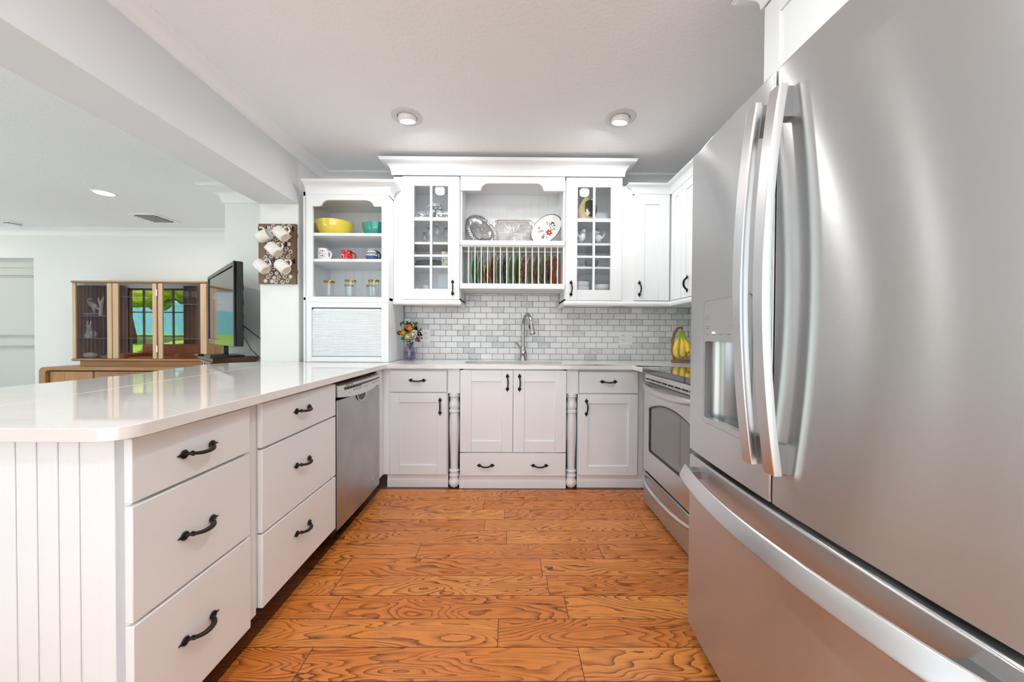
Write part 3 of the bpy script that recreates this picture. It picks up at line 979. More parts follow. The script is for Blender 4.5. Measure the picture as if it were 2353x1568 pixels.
# dishwasher
t = thing('dishwasher', 'stainless steel dishwasher under the peninsula worktop near the corner', 'dishwasher', (-1.2, 2.17, 0))
part('tub', MB().box(-1.52, -0.93, 1.862, 2.474, 0.06, 0.870), DARK, t)
dr = MB().xf(F_left(-0.932))
n_ = 14
def bow(u, u0, u1, b):
    q = (2 * (u - u0) / (u1 - u0) - 1)
    return b * (1 - q * q)
vs, fs = [], []
for i in range(n_ + 1):
    u = 1.866 + (2.470 - 1.866) * i / n_
    d = 0.030 + bow(u, 1.866, 2.470, 0.006)
    for (dd, z) in ((0, 0.09), (d, 0.09), (d, 0.778), (0, 0.778)):
        vs.append((u, dd, z))
for i in range(n_):
    for k in range(4):
        fs.append((i * 4 + k, i * 4 + (k + 1) % 4, i * 4 + 4 + (k + 1) % 4, i * 4 + 4 + k))
fs += [(0, 1, 2, 3), (n_ * 4, n_ * 4 + 1, n_ * 4 + 2, n_ * 4 + 3)]
dr.add(vs, fs)
door = part('door', dr, DWSTEEL, t, 0.003)
part('toe_panel', MB().box(-1.06, -1.05, 1.862, 2.474, 0.0, 0.095), DARK, t)
cp = MB().xf(F_left(-0.932))
vs, fs = [], []
for i in range(n_ + 1):
    u = 1.866 + (2.470 - 1.866) * i / n_
    d = 0.032 + bow(u, 1.866, 2.470, 0.016)
    zb = 0.795 - bow(u, 1.866, 2.470, 0.022)
    for (dd, z) in ((0, zb), (d, zb), (d - 0.003, 0.852), (d - 0.016, 0.862), (0, 0.862)):
        vs.append((u, dd, z))
for i in range(n_):
    for k in range(5):
        fs.append((i * 5 + k, i * 5 + (k + 1) % 5, i * 5 + 5 + (k + 1) % 5, i * 5 + 5 + k))
fs += [tuple(range(5)), tuple(n_ * 5 + k for k in range(5))]
cp.add(vs, fs)
pan = part('control_panel', cp, STEELL, t, 0.001)
ds = MB().xf(F_left(-0.932))
dk = MB().xf(F_left(-0.932))
def on_panel(mb, u0, u1, z0, z1, e=0.0006):
    k = max(1, int((u1 - u0) / 0.03))
    for i in range(k):
        a, b_ = u0 + (u1 - u0) * i / k, u0 + (u1 - u0) * (i + 1) / k
        da = 0.032 + bow((a + b_) / 2, 1.866, 2.470, 0.016) - 0.0015
        mb.box(a, b_, da - 0.004, da + e + 0.0012, z0, z1)
on_panel(ds, 1.935, 2.13, 0.824, 0.839)
on_panel(ds, 2.13, 2.45, 0.829, 0.839)
for k in range(8):
    on_panel(dk, 2.30 + k * 0.018, 2.308 + k * 0.018, 0.812, 0.816)
for k in range(5):
    on_panel(dk, 2.03 + k * 0.022, 2.037 + k * 0.022, 0.808, 0.815)
on_panel(dk, 1.975, 1.985, 0.802, 0.806)
on_panel(dk, 2.18, 2.23, 0.808, 0.811)
part('display_strip', ds, BLACKP, pan)
part('button_marks', dk, MARKG, pan)
tv, tf = text_mesh('MAYTAG', 0.021, 0.25)
def put_text(mb, vf, origin, ux, uz, nrm=(0, 0, 0)):
    vs_, fs_ = vf
    o_ = Vector(origin)
    a_, b2 = Vector(ux), Vector(uz)
    mb.add([tuple(o_ + a_ * p[0] + b2 * p[1]) for p in vs_], fs_)
    return mb
part('maker_name', put_text(MB(), (tv, tf), (-0.8945, 1.945, 0.841), (0.055, 0.998, 0), (0, 0, 1)), BLACKP, pan, smooth=False)
pk = MB().xf(F_left(-0.932))
pk.prism(arc(2.15, 0.772, 0.062, 180, 360, 12, 0.040), 0.030, 0.0385, 'XZ')
part('handle_pocket', pk, BLACKP, door)
pl = MB()
pl.tube([(-0.932 + 0.040, 2.15 + 0.062 * math.cos(R(a)), 0.772 + 0.040 * math.sin(R(a))) for a in range(180, 361, 15)], 0.0035, 8)
part('handle_lip', pl, STEELL, door)
em = MB().xf(F_left(-0.932))
for q in (((2.315, 0.160), (2.352, 0.176), (2.350, 0.188), (2.313, 0.172)), ((2.318, 0.186), (2.362, 0.205), (2.362, 0.213), (2.318, 0.196)), ((2.313, 0.160), (2.322, 0.164), (2.322, 0.198), (2.313, 0.194))):
    em.prism(list(q), 0.030, 0.038, 'XZ')
part('emblem', em, PAPER, door)
# filler between dishwasher and sink run
o = part('corner_filler', MB().box(-0.945, -0.925, 2.480, 2.615, 0.098, 0.8835).box(-0.945, -0.886, 2.612, 2.626, 0.098, 0.8835), WHITE, None, 0.001)
tag(o, 'narrow white corner filler panel between dishwasher and sink wall cabinets', 'cabinet filler')

# ================================================================== SINK WALL BASE CABINETS
YF = 2.615
FB = F_back(YF)
t = thing('base_cabinet', 'white base cabinet with one drawer and door, between dishwasher corner and sink', 'cabinet', (-0.67, 2.9, 0))
part('body', MB().box(-0.886, -0.452, YF + .001, 3.15, 0.098, 0.8835), WHITE, t)
drawer_part(t, FB, -0.872, -0.458, 0.711, 0.868, [(-0.672, 0.797)], 'back', YF - 0.02)
d = part('door', shaker(FB, -0.872, -0.458, 0.105, 0.702), WHITE, t, 0.0015)
handle(d, (-0.506, YF - 0.02, 0.606), 'back', True)
t = thing('base_cabinet', 'white base cabinet with one drawer and door, between sink and range', 'cabinet', (0.73, 2.9, 0))
part('body', MB().box(0.506, 0.953, YF + .001, 3.15, 0.098, 0.8835), WHITE, t)
drawer_part(t, FB, 0.512, 0.945, 0.708, 0.866, [(0.727, 0.793)], 'back', YF - 0.02)
d = part('door', shaker(FB, 0.512, 0.945, 0.103, 0.699), WHITE, t, 0.0015)
handle(d, (0.566, YF - 0.02, 0.603), 'back', True)
o = part('range_filler', MB().box(0.953, 1.60, YF + .004, YF + .02, 0.098, 0.8835), WHITE)
tag(o, 'white filler strip between the base cabinet and the range', 'cabinet filler')
YS = 2.598
FS = F_back(YS)
t = thing('sink_cabinet', 'white sink cabinet with two doors, one wide drawer and turned corner posts', 'cabinet', (0.03, 2.9, 0))
bd = MB().box(-0.358, 0.416, YS + .001, YS + 0.02, 0.098, 0.8835).box(-0.358, -0.34, YS + .001, 3.15, 0.098, 0.8835).box(0.398, 0.416, YS + .001, 3.15, 0.098, 0.8835).box(-0.358, 0.416, YS, 3.15, 0.098, 0.115).box(-0.358, 0.416, 3.135, 3.15, 0.098, 0.8835)
bd.box(-0.452, -0.358, 2.671, 2.69, 0.098, 0.8835).box(0.416, 0.506, 2.671, 2.69, 0.098, 0.8835)
part('body', bd, WHITE, t)
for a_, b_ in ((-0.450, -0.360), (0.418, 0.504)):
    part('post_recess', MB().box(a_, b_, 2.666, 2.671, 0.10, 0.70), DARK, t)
d = part('door', shaker(FS, -0.358, 0.0255, 0.276, 0.874, 0.082), WHITE, t, 0.0015)
handle(d, (-0.014, YS - 0.02, 0.785), 'back', True)
d = part('door', shaker(FS, 0.0290, 0.415, 0.276, 0.874, 0.082), WHITE, t, 0.0015)
handle(d, (0.074, YS - 0.02, 0.785), 'back', True)
drawer_part(t, FS, -0.358, 0.415, 0.104, 0.268, [(-0.169, 0.180), (0.224, 0.180)], 'back', YS - 0.02)
pp = [(0.0, 0.001), (0.018, 0.001), (0.030, 0.010), (0.040, 0.030), (0.0405, 0.045), (0.036, 0.064), (0.030, 0.076), (0.0295, 0.082), (0.036, 0.086), (0.0385, 0.094), (0.036, 0.102), (0.0305, 0.106), (0.030, 0.118),
      (0.0365, 0.123), (0.0375, 0.129), (0.034, 0.134), (0.0285, 0.138), (0.029, 0.19), (0.031, 0.26), (0.0345, 0.35), (0.0375, 0.42), (0.0378, 0.47), (0.0355, 0.52), (0.032, 0.555), (0.0375, 0.560), (0.0385, 0.568), (0.0375, 0.577), (0.0325, 0.581), (0.0325, 0.587),
      (0.037, 0.598), (0.0385, 0.613), (0.037, 0.628), (0.032, 0.645), (0.0310, 0.660), (0.0325, 0.672), (0.0385, 0.676), (0.0395, 0.682), (0.036, 0.688), (0.0395, 0.692), (0.0395, 0.700), (0.036, 0.706), (0, 0.706)]
for x in (-0.405, 0.461):
    lg = MB().lathe(pp, (x, 2.628, 0), 28)
    lg.box(x - 0.042, x + 0.042, 2.591, 2.664, 0.704, 0.8835)
    part('turned_post', lg, WHITE, t)

# sink and faucet
t = thing('sink', 'undermount double bowl stainless sink set in the white worktop', 'sink', (0.03, 2.84, 0.70))
def bowl_mb(x0, x1, y0, y1, z0, z1, r):
    mb = MB()
    n = 8
    rings = []
    for (ins, z) in ((-0.012, z1), (0, z1), (0.004, z1 - 0.02), (0.010, z0 + 0.05), (0.022, z0 + 0.012), (0.055, z0)):
        rings.append([(x, y, z) for x, y in rrect(x0 + ins, x1 - ins, y0 + ins, y1 - ins, max(0.02, r - ins * .5), n)])
    k = len(rings[0])
    vs = [p for rg in rings for p in rg]
    fs = []
    for i in range(len(rings) - 1):
        for j in range(k):
            fs.append((i * k + j, i * k + (j + 1) % k, (i + 1) * k + (j + 1) % k, (i + 1) * k + j))
    fs.append([(len(rings) - 1) * k + j for j in range(k)])
    return mb.add(vs, fs)
part('basin', bowl_mb(-0.362, 0.055, 2.66, 3.017, 0.70, 0.8825, 0.11), SINKST, t, ang=60)
part('basin', bowl_mb(0.079, 0.427, 2.70, 3.017, 0.72, 0.8825, 0.11), SINKST, t, ang=60)
part('divider', MB().box(0.052, 0.082, 2.665, 3.01, 0.845, 0.879), STEELL, t, 0.008)
for x in (-0.153, 0.253):
    part('drain', MB().lathe([(0.0, 0.002), (0.03, 0.002), (0.042, 0.004), (0.045, 0.0)], (x, 2.86, 0.702 if x < 0 else 0.722), 20), STEELD, t)
fx, fy = 0.118, 3.085
t = thing('faucet', 'brushed nickel gooseneck faucet with pull-down sprayer behind the sink', 'faucet', (fx, fy, 0.914))
part('base', MB().lathe([(0.0, 0.0), (0.031, 0.0), (0.031, 0.010), (0.0265, 0.018), (0.026, 0.060), (0.0275, 0.075), (0.024, 0.095), (0.019, 0.108), (0.019, 0.122), (0, 0.122)], (fx, fy, 0.914), 28), NICKEL, t)
dx, dy = 0.36, -0.93
pts = [(fx, fy, 1.02), (fx, fy, 1.10), (fx, fy, 1.17), (fx, fy, 1.215)]
for i in range(1, 15):
    a = PI * i / 14 * 0.93
    q = 0.083 * (1 - math.cos(a))
    pts.append((fx + dx * q, fy + dy * q, 1.215 + 0.092 * math.sin(a)))
part('spout', MB().tube(pts, 0.0132, 16), NICKEL, t)
e = Vector(pts[-1])
dn = (Vector(pts[-1]) - Vector(pts[-2])).normalized()
hp = [e + dn * k for k in (-0.004, 0.0, 0.012, 0.03, 0.065, 0.075, 0.095, 0.100)]
hd = part('spray_head', MB().tube(hp, [0.0135, 0.0155, 0.0165, 0.0175, 0.020, 0.021, 0.026, 0.024], 18), NICKEL, t)
part('spray_button', MB().tube([e + dn * 0.020 + Vector((-.0165, -.004, 0)), e + dn * 0.05 + Vector((-.019, -.004, 0))], 0.006, 8), BLACKP, hd)
lv = part('lever', MB().tube([(fx - 0.020, fy - 0.008, 1.012), (fx - 0.035, fy - 0.010, 1.033), (fx - 0.056, fy - 0.012, 1.064)], [0.008, 0.0085, 0.0095], 12).sphere((fx - 0.0575, fy - 0.012, 1.066), 0.0108, 12, 8), NICKEL, t)
part('valve_cap', MB().lathe([(0, -0.046), (0.014, -0.044), (0.022, -0.040), (0.0265, -0.032), (0.0265, -0.018), (0.022, -0.012), (0.02, 0.0)], (fx + 0.002, fy, 0.980), 24, 1, 1, 'Y'), NICKEL, t)

# outlets in the tile
def outlet(x0, x1, z0, z1, label, rocker):
    y = YW - 0.009
    t = thing('wall_outlet', label, 'outlet', ((x0 + x1) / 2, y, (z0 + z1) / 2), 'outlets in the tile')
    part('cover_plate', MB().box(x0, x1, y - 0.006, y + 0.001, z0, z1), PLASTW, t, 0.002)
    xc = x0 + 0.035 if rocker else (x0 + x1) / 2
    zc = (z0 + z1) / 2
    part('socket', MB().box(xc - 0.0175, xc + 0.0175, y - 0.009, y - 0.005, zc - 0.034, zc + 0.034), PLASTW, t, 0.002)
    for s in (1, -1):
        sm = MB()
        zz = zc + s * 0.019
        sm.box(xc - 0.009, xc - 0.006, y - 0.0095, y - 0.0085, zz - 0.004, zz + 0.005).box(xc + 0.006, xc + 0.009, y - 0.0095, y - 0.0085, zz - 0.004, zz + 0.005)
        sm.lathe([(0, -0.0095), (0.0028, -0.0095), (0.0028, -0.0085)], (xc, y, zz + 0.010), 8, 1, 1, 'Y')
        part('socket_slot', sm, MARKD, t)
    if rocker:
        xr = x1 - 0.035
        part('rocker_switch', MB().box(xr - 0.0165, xr + 0.0165, y - 0.0095, y - 0.005, zc - 0.033, zc + 0.033), PLASTW, t, 0.003)
outlet(-0.778, -0.706, 1.063, 1.178, 'single white outlet plate on the tile beside the flower jar', False)
outlet(0.977, 1.094, 1.049, 1.167, 'double white outlet and switch plate on the tile between faucet and bananas', True)

# ================================================================== RANGE
RX = 0.915
FR = F_right(RX)
t = thing('range', 'stainless electric range with black glass cooktop beside the refrigerator', 'stove', (1.25, 2.01, 0))
part('body', MB().box(RX + 0.022, 1.585, 1.634, 2.384, 0.03, 0.884), STEELD, t)
part('cooktop', MB().box(0.897, 1.535, 1.628, 2.390, 0.886, 0.920), COOKG, t, 0.004)
part('control_backguard', MB().box(1.535, 1.60, 1.628, 2.390, 0.886, 1.06), STEELL, t, 0.006)
for r_, y_ in ((0.088, 2.18), (0.105, 1.83)):
    part('burner_ring', MB().lathe([(r_, 0.9203), (r_ + .003, 0.9203)], (1.10, y_, 0), 32, cap=False), MARKG, t)
vp = MB().xf(FR).box(1.636, 2.384, -0.02, 0.0, 0.826, 0.880)
vpo = part('vent_panel', vp, STEELL, t, 0.002)
vs_ = MB().xf(FR)
y = 2.366
while y > 1.66:
    vs_.box(y - 0.070, y, -0.004, 0.001, 0.841, 0.850)
    y -= 0.082
part('vent_slot', vs_, DARK, vpo)
od = MB()
wo = [(1.725, 0.385)]
win_o = arc(1.728, 0.393, 0.018, 180, 270, 5) + arc(2.292, 0.393, 0.018, 270, 360, 5) + [(2.310, 0.640)] + arc(2.295, 0.650, 0.015, 0, 90, 4)
for i in range(1, 14):
    q = i / 14
    win_o.append((2.295 - 0.57 * q, 0.665 + 0.052 * (1 - (2 * q - 1) ** 2)))
win_o += arc(1.725, 0.650, 0.015, 90, 180, 4)
slab(od, [(1.636, 0.236), (2.384, 0.236), (2.384, 0.822), (1.636, 0.822)], [win_o], RX - 0.004, RX + 0.022, 'YZ')
odo = part('oven_door', od, STEELL, t, 0.003)
part('window', MB().box(RX + 0.006, RX + 0.012, 1.69, 2.33, 0.365, 0.735), OVENG, odo)
fw = MB()
n_ = len(win_o)
inn = [(2.01 + (a - 2.01) * 0.975, 0.53 + (b_ - 0.53) * 0.95) for a, b_ in win_o]
slab(fw, win_o, [inn], RX - 0.0005, RX + 0.008, 'YZ')
part('window_gasket', fw, BLACKP, odo)
pts = []
for i in range(25):
    q = -1 + 2 * i / 24
    pts.append((RX - 0.006 - 0.058 * (1 - abs(q) ** 2.4), 2.01 + 0.362 * q, 0.806 - 0.012 * (1 - q * q)))
part('door_handle', MB().tube(pts, [0.009 + 0.006 * (1 - abs(-1 + 2 * i / 24) ** 3) for i in range(25)], 14, True, 1.35), STEELL, odo)
part('gap', MB().box(RX + 0.012, RX + 0.02, 1.640, 2.380, 0.215, 0.240), DARK, t)
wd = part('warming_drawer', MB().box(RX - 0.002, RX + 0.022, 1.636, 2.384, 0.012, 0.218), STEEL, t, 0.004)
pts = []
for i in range(25):
    q = -1 + 2 * i / 24
    pts.append((RX - 0.006 - 0.050 * (1 - abs(q) ** 2.6), 2.01 + 0.362 * q, 0.190 - 0.010 * (1 - q * q)))
part('drawer_handle', MB().tube(pts, [0.008 + 0.005 * (1 - abs(-1 + 2 * i / 24) ** 3) for i in range(25)], 14), STEELL, wd)

# ================================================================== REFRIGERATOR
fy0, fy1, fyc = 0.44, 1.322, 0.881
def fx_at(y):
    q = (y - fyc) / (fy1 - fyc)
    return 0.676 - 0.020 * (1 - q * q)
t = thing('refrigerator', 'large stainless french door refrigerator with ice dispenser and bottom freezer', 'refrigerator', (1.15, fyc, 0))
part('body', MB().box(0.752, 1.585, fy0, fy1, 0.02, 1.775), STEELD, t, 0.004)
part('toe_grille', MB().box(0.725, 0.752, fy0 + 0.01, fy1 - 0.01, 0.0, 0.05), DARK, t)
part('door_gap', MB().box(0.749, 0.7515, fy0 + 0.006, fy1 - 0.006, 0.06, 1.77), DARK, t)
def bowed_panel(y0, y1, z0, z1, hole=None, nseg=18, back=0.748):
    ys = [y0 + (y1 - y0) * i / nseg for i in range(nseg + 1)]
    if hole:
        ys = sorted(set(ys + [hole[0], hole[1]]))
        ys = [y for y in ys if not any(abs(y - h) < 0.006 and y not in hole[:2] for h in hole[:2])]
    zs = [z0] + ([hole[2], hole[3]] if hole else []) + [z1]
    mb = MB()
    vs, fs = [], []
    nz = len(zs)
    for y in ys:
        for z in zs:
            vs.append((fx_at(y), y, z))
    for i in range(len(ys) - 1):
        for k in range(nz - 1):
            if hole and k == 1 and ys[i] >= hole[0] - 1e-6 and ys[i + 1] <= hole[1] + 1e-6:
                continue
            fs.append((i * nz + k, (i + 1) * nz + k, (i + 1) * nz + k + 1, i * nz + k + 1))
    o = len(vs)
    for y in ys:
        vs.append((back, y, z0))
        vs.append((back, y, z1))
    for i in range(len(ys) - 1):
        fs.append((i * nz, (i + 1) * nz, o + 2 * i + 2, o + 2 * i))
        fs.append((i * nz + nz - 1, (i + 1) * nz + nz - 1, o + 2 * i + 3, o + 2 * i + 1))
        fs.append((o + 2 * i, o + 2 * i + 2, o + 2 * i + 3, o + 2 * i + 1))
    L = len(ys) - 1
    fs.append([k for k in range(nz)] + [o + 1, o])
    fs.append([L * nz + k for k in range(nz)] + [o + 2 * L + 1, o + 2 * L])
    return mb.add(vs, fs)
hy0, hy1, hz0, hz1 = 0.962, 1.208, 0.838, 1.238
ld = part('door', bowed_panel(0.8845, fy1, 0.706, 1.785, (hy0, hy1, hz0, hz1)), STEEL, t, 0.004, label='far door with ice and water dispenser')
rd = part('door', bowed_panel(fy0, 0.8775, 0.706, 1.785), STEEL, t, 0.004)
fz = part('freezer_drawer', bowed_panel(fy0, fy1, 0.050, 0.690), STEEL, t, 0.006)
# dispenser: bezel, control panel, curved niche, tray, nozzle
bz = MB()
dxx = fx_at(1.085)
ob = [(y, z) for y, z in rrect(hy0 - 0.004, hy1 + 0.004, hz0 - 0.004, hz1 + 0.004, 0.016, 5)]
ib = [(y, z) for y, z in rrect(hy0 + 0.004, hy1 - 0.004, hz0 + 0.014, 1.108, 0.006, 5)]
vsb, fsb = shape2d(ob, [ib])
bz.add([(fx_at(y) - 0.0015, y, z) for y, z, _ in vsb], fsb)
nb = len(ob)
bz.add([(fx_at(y) - 0.0015, y, z) for y, z in ob] + [(fx_at(y) + 0.02, y, z) for y, z in ob], [(i, (i + 1) % nb, nb + (i + 1) % nb, nb + i) for i in range(nb)])
nb = len(ib)
bz.add([(fx_at(y) - 0.0015, y, z) for y, z in ib] + [(fx_at(y) + 0.02, y, z) for y, z in ib], [(i, (i + 1) % nb, nb + (i + 1) % nb, nb + i) for i in range(nb)])
bezel = part('dispenser_panel', bz, P('dispenser_silver', (0.55, 0.55, 0.56), 0.32, 0.8), ld)
od_ = MB()
o2 = [(y, z) for y, z in rrect(hy0 - 0.0055, hy1 + 0.0055, hz0 - 0.0055, hz1 + 0.0055, 0.017, 5)]
nb = len(ob)
od_.add([(fx_at(y) - 0.0018, y, z) for y, z in o2] + [(fx_at(y) - 0.0018, y, z) for y, z in ob], [(i, (i + 1) % nb, nb + (i + 1) % nb, nb + i) for i in range(nb)])
part('dispenser_outline', od_, MARKG, ld)
nc = MB()
vs, fs = [], []
K = 20
for i in range(K + 1):
    a = PI * i / K
    y = (hy0 + hy1) / 2 + 0.121 * math.cos(a)
    xx = fx_at(y) + 0.004 + 0.076 * math.sin(a) ** 0.8
    vs += [(xx, y, hz0 + 0.010), (xx, y, 1.112)]
for i in range(K):
    fs.append((2 * i, 2 * i + 2, 2 * i + 3, 2 * i + 1))
fs.append([2 * i + 1 for i in range(K + 1)])
nc.add(vs, fs)
part('niche', nc, P('niche_steel', (0.42, 0.42, 0.43), 0.28, 1.0), ld, ang=60)
part('drip_tray', MB().add([(vs[2 * i][0], vs[2 * i][1], hz0 + 0.013) for i in range(K + 1)], [list(range(K + 1))]), P('dark_tray', (0.09, 0.09, 0.09), 0.25, 0.6), ld)
part('nozzle', MB().box(0.680, 0.715, 1.055, 1.075, 1.088, 1.110).tube([(0.690, 1.060, 1.09), (0.690, 1.060, 1.074), (0.690, 1.0615, 1.068)], 0.0035, 8), STEELD, ld)
mk = MB()
for (y, z, w_) in ((1.188, 1.192, 0.016), (1.187, 1.158, 0.022), (1.188, 1.131, 0.012), (1.148, 1.131, 0.012), (1.108, 1.131, 0.018), (1.067, 1.131, 0.014), (1.025, 1.131, 0.014),
                  (1.030, 1.200, 0.016), (1.030, 1.165, 0.016), (1.188, 1.184, 0.026), (1.188, 1.151, 0.020), (1.034, 1.192, 0.026), (1.034, 1.157, 0.026)):
    mk.box(fx_at(y) - 0.0022, fx_at(y) - 0.0010, y - w_ / 2, y + w_ / 2, z - 0.0012, z + 0.0012)
part('button_marks', mk, MARKG, ld)
part('indicator_light', MB().sphere((fx_at(1.15) - 0.002, 1.150, 1.137), (0.002, 0.007, 0.003), 10, 6), P('indicator_lit', (1, 1, 1), 0.3, emit=((1, 1, 1), 2.0)), ld)
def vbar(yc, z0, z1, parent):
    mb = MB()
    vs, fs = [], []
    n = 24
    hw = 0.0165
    xd = fx_at(yc)
    for i in range(n + 1):
        q = -1 + 2 * i / n
        z = z0 + (z1 - z0) * i / n
        xo = xd - 0.034 - 0.034 * (1 - q * q)
        for (a, b_) in ((0.0, -hw), (0.0, hw), (0.004, hw + 0.002), (0.020, hw + 0.001), (0.022, hw - 0.004), (0.022, -hw + 0.004), (0.020, -hw - 0.001), (0.004, -hw - 0.002)):
            vs.append((xo + a, yc + b_, z))
    for i in range(n):
        for k in range(8):
            fs.append((i * 8 + k, i * 8 + (k + 1) % 8, (i + 1) * 8 + (k + 1) % 8, (i + 1) * 8 + k))
    fs += [tuple(range(8)), tuple(n * 8 + k for k in range(8))]
    mb.add(vs, fs)
    h = part('door_handle', mb, STEELL, parent, 0.001)
    for (za, zb) in ((z0 + 0.002, z0 + 0.075), (z1 - 0.075, z1 - 0.002)):
        b2 = MB()
        b2.prism([(xd - 0.014, za if za < 1 else za), (xd + 0.002, za), (xd + 0.002, zb), (xd - 0.014, zb), (xd - 0.030, zb), (xd - 0.030, za)], yc - 0.013, yc + 0.013, 'XZ')
        part('mount', b2, STEELD, h, 0.002)
vbar(0.921, 0.795, 1.718, ld)
vbar(0.842, 0.795, 1.712, rd)
path = []
for i in range(29):
    q = -1 + 2 * i / 28
    y = 0.868 - 0.405 * q
    path.append((fx_at(y) - 0.030 - 0.036 * (1 - q * q), y))
hb = part('freezer_handle', MB().sweep(path, [(0.0, 0.616), (0.020, 0.617), (0.024, 0.621), (0.023, 0.627), (0.008, 0.662), (0.003, 0.664), (0.0, 0.662)]), STEELL, fz, 0.001)
for y in (0.868 + 0.380, 0.868 - 0.380):
    part('mount', MB().box(fx_at(y) - 0.034, fx_at(y) + 0.002, y - 0.022, y + 0.022, 0.627, 0.656), STEELD, hb, 0.002)

# cabinet over the refrigerator
t = thing('over_fridge_cabinet', 'white wall cabinet above the refrigerator reaching the ceiling moulding', 'cabinet', (1.28, fyc, 1.83))
part('body', MB().box(0.953, 1.605, 0.40, 1.322, 1.832, 2.345), WHITE, t, 0.001)
FO = F_right(0.953)
d = part('door', shaker(FO, 0.865, 1.318, 1.836, 2.335, 0.075), WHITE, t, 0.0015)
handle(d, (0.933, 0.905, 1.90), 'right', True)
d = part('door', shaker(FO, 0.404, 0.861, 1.836, 2.335, 0.075), WHITE, t, 0.0015)
handle(d, (0.933, 0.822, 1.90), 'right', True)
part('crown', MB().sweep([(1.60, 1.322), (0.934, 1.322), (0.934, 0.40)], crown_prof(2.425, 0.085, 0.075)), WHITE, t)
part('filler_board', MB().box(0.96, 1.60, 0.40, 1.315, 2.345, CZ - 0.001), WHITE, t)

# ================================================================== WALL CABINETS
YU = 2.87
FU = F_back(YU)
def beadboard(mb, x0, x1, y, z0, z1, pitch=0.072):
    x = x0
    while x < x1 - 0.001:
        e = min(x + pitch - 0.0025, x1)
        mb.box(x, e, y - 0.004, y, z0, z1)
        x += pitch
    mb.box(x0, x1, y - 0.001, y + 0.004, z0, z1)
    return mb
def glass_cabinet(bx0, bx1, dx0, dx1, label, hx, hside):
    t = thing('glass_front_cabinet', label, 'cabinet', ((bx0 + bx1) / 2, 3.0, 1.385))
    b = MB()
    b.box(bx0, bx0 + 0.018, YU, 3.165, 1.385, 2.398).box(bx1 - 0.018, bx1, YU, 3.165, 1.385, 2.398)
    b.box(bx0, bx1, 3.155, 3.165, 1.385, 2.398).box(bx0, bx1, YU, 3.165, 2.380, 2.398).box(bx0, bx1, YU, 3.165, 1.40, 1.425)
    if dx0 - bx0 > 0.03:
        b.box(bx0, dx0 + 0.02, YU - 0.001, YU + 0.018, 1.385, 2.398)
        b.box(dx0 + 0.012, dx0 + 0.03, YU, 3.165, 1.385, 2.398)
    part('body', b, WHITE, t)
    for z in (2.063, 1.862, 1.673):
        part('shelf', MB().box(max(bx0 + 0.019, dx0 + 0.031 if dx0 - bx0 > 0.03 else bx0 + 0.019), bx1 - 0.019, YU + 0.012, 3.154, z, z + 0.018), WHITE, t)
    gx0, gx1, gz0, gz1 = dx0 + 0.090, dx1 - 0.091, 1.498, 2.319
    dm = MB()
    dm.xf(FU).box(dx0, gx0, 0, 0.02, 1.413, 2.394).box(gx1, dx1, 0, 0.02, 1.413, 2.394)
    dm.box(gx0 + .0003, gx1 - .0003, 0, 0.0196, 1.413, gz0).box(gx0 + .0003, gx1 - .0003, 0, 0.0196, gz1, 2.394)
    xm = (gx0 + gx1) / 2
    dm.box(xm - 0.009, xm + 0.009, 0.002, 0.017, gz0, gz1)
    for z in (2.052, 1.764):
        dm.box(gx0, xm - 0.0092, 0.002, 0.0165, z - 0.009, z + 0.009).box(xm + 0.0092, gx1, 0.002, 0.0165, z - 0.009, z + 0.009)
    d = part('door', dm, WHITE, t, 0.0012)
    part('glass', MB().box(gx0 - 0.004, gx1 + 0.004, YU - 0.006, YU - 0.003, gz0 - 0.004, gz1 + 0.004), GLASS, d)
    handle(d, (hx, YU - 0.02, 1.508), 'back', True)
    return t
glass_cabinet(-0.935, -0.400, -0.858, -0.406, 'white wall cabinet with glass door holding goblets and blue platters', -0.458, 'r')
glass_cabinet(0.440, 0.903, 0.448, 0.897, 'white wall cabinet with glass door holding bird figurines and grey bowls', 0.490, 'l')
# plate rack
t = thing('plate_rack_cabinet', 'white open wall cabinet with arched valance and dowel plate rack', 'cabinet', (0.02, 3.0, 1.5))
rx0, rx1 = -0.399, 0.439
b = MB()
b.box(rx0, rx0 + 0.012, YU, 3.165, 1.50, 2.398).box(rx1 - 0.012, rx1, YU, 3.165, 1.50, 2.398).box(rx0, rx1, YU, 3.165, 2.37, 2.398)
part('body', b, WHITE, t)
part('back_panel', beadboard(MB(), rx0 + 0.012, rx1 - 0.012, 3.160, 1.545, 2.37), WHITE, t)
vp = ([(rx0, 2.398), (rx0, 2.286), (-0.242, 2.286), (-0.236, 2.296)] + arc(-0.177, 2.297, 0.056, 180, 90, 8, 0.047) + arc(0.207, 2.299, 0.056, 90, 0, 8, 0.047) + [(0.266, 2.297), (0.272, 2.287), (rx1, 2.289), (rx1, 2.398)])
vl = MB()
slab(vl, vp, [], YU - 0.016, YU + 0.004, 'XZ')
part('valance', vl, WHITE, t, 0.0015)
part('shelf', MB().box(rx0, rx1, YU - 0.018, 3.156, 1.852, 1.889), WHITE, t, 0.0015)
part('bottom_board', MB().box(rx0, rx1, YU - 0.018, 3.156, 1.503, 1.545), WHITE, t, 0.0015)
part('rail', MB().box(rx0 + 0.004, rx1 - 0.004, YU - 0.002, YU + 0.012, 1.842, 1.852), WHITE, t)
part('rail', MB().box(rx0 + 0.012, rx1 - 0.012, 2.990, 3.002, 1.826, 1.840), WHITE, t)
for k in range(15):
    x = -0.334 + 0.0513 * k
    part('dowel', MB().tube([(x, YU + 0.005, 1.54), (x, YU + 0.005, 1.845)], 0.0046, 10), WHITE, t)
for k in range(14):
    x = -0.3245 + 0.0513 * k
    part('rear_dowel', MB().tube([(x, 3.05, 1.54), (x, 2.996, 1.83)], 0.0046, 8), WHITE, t)
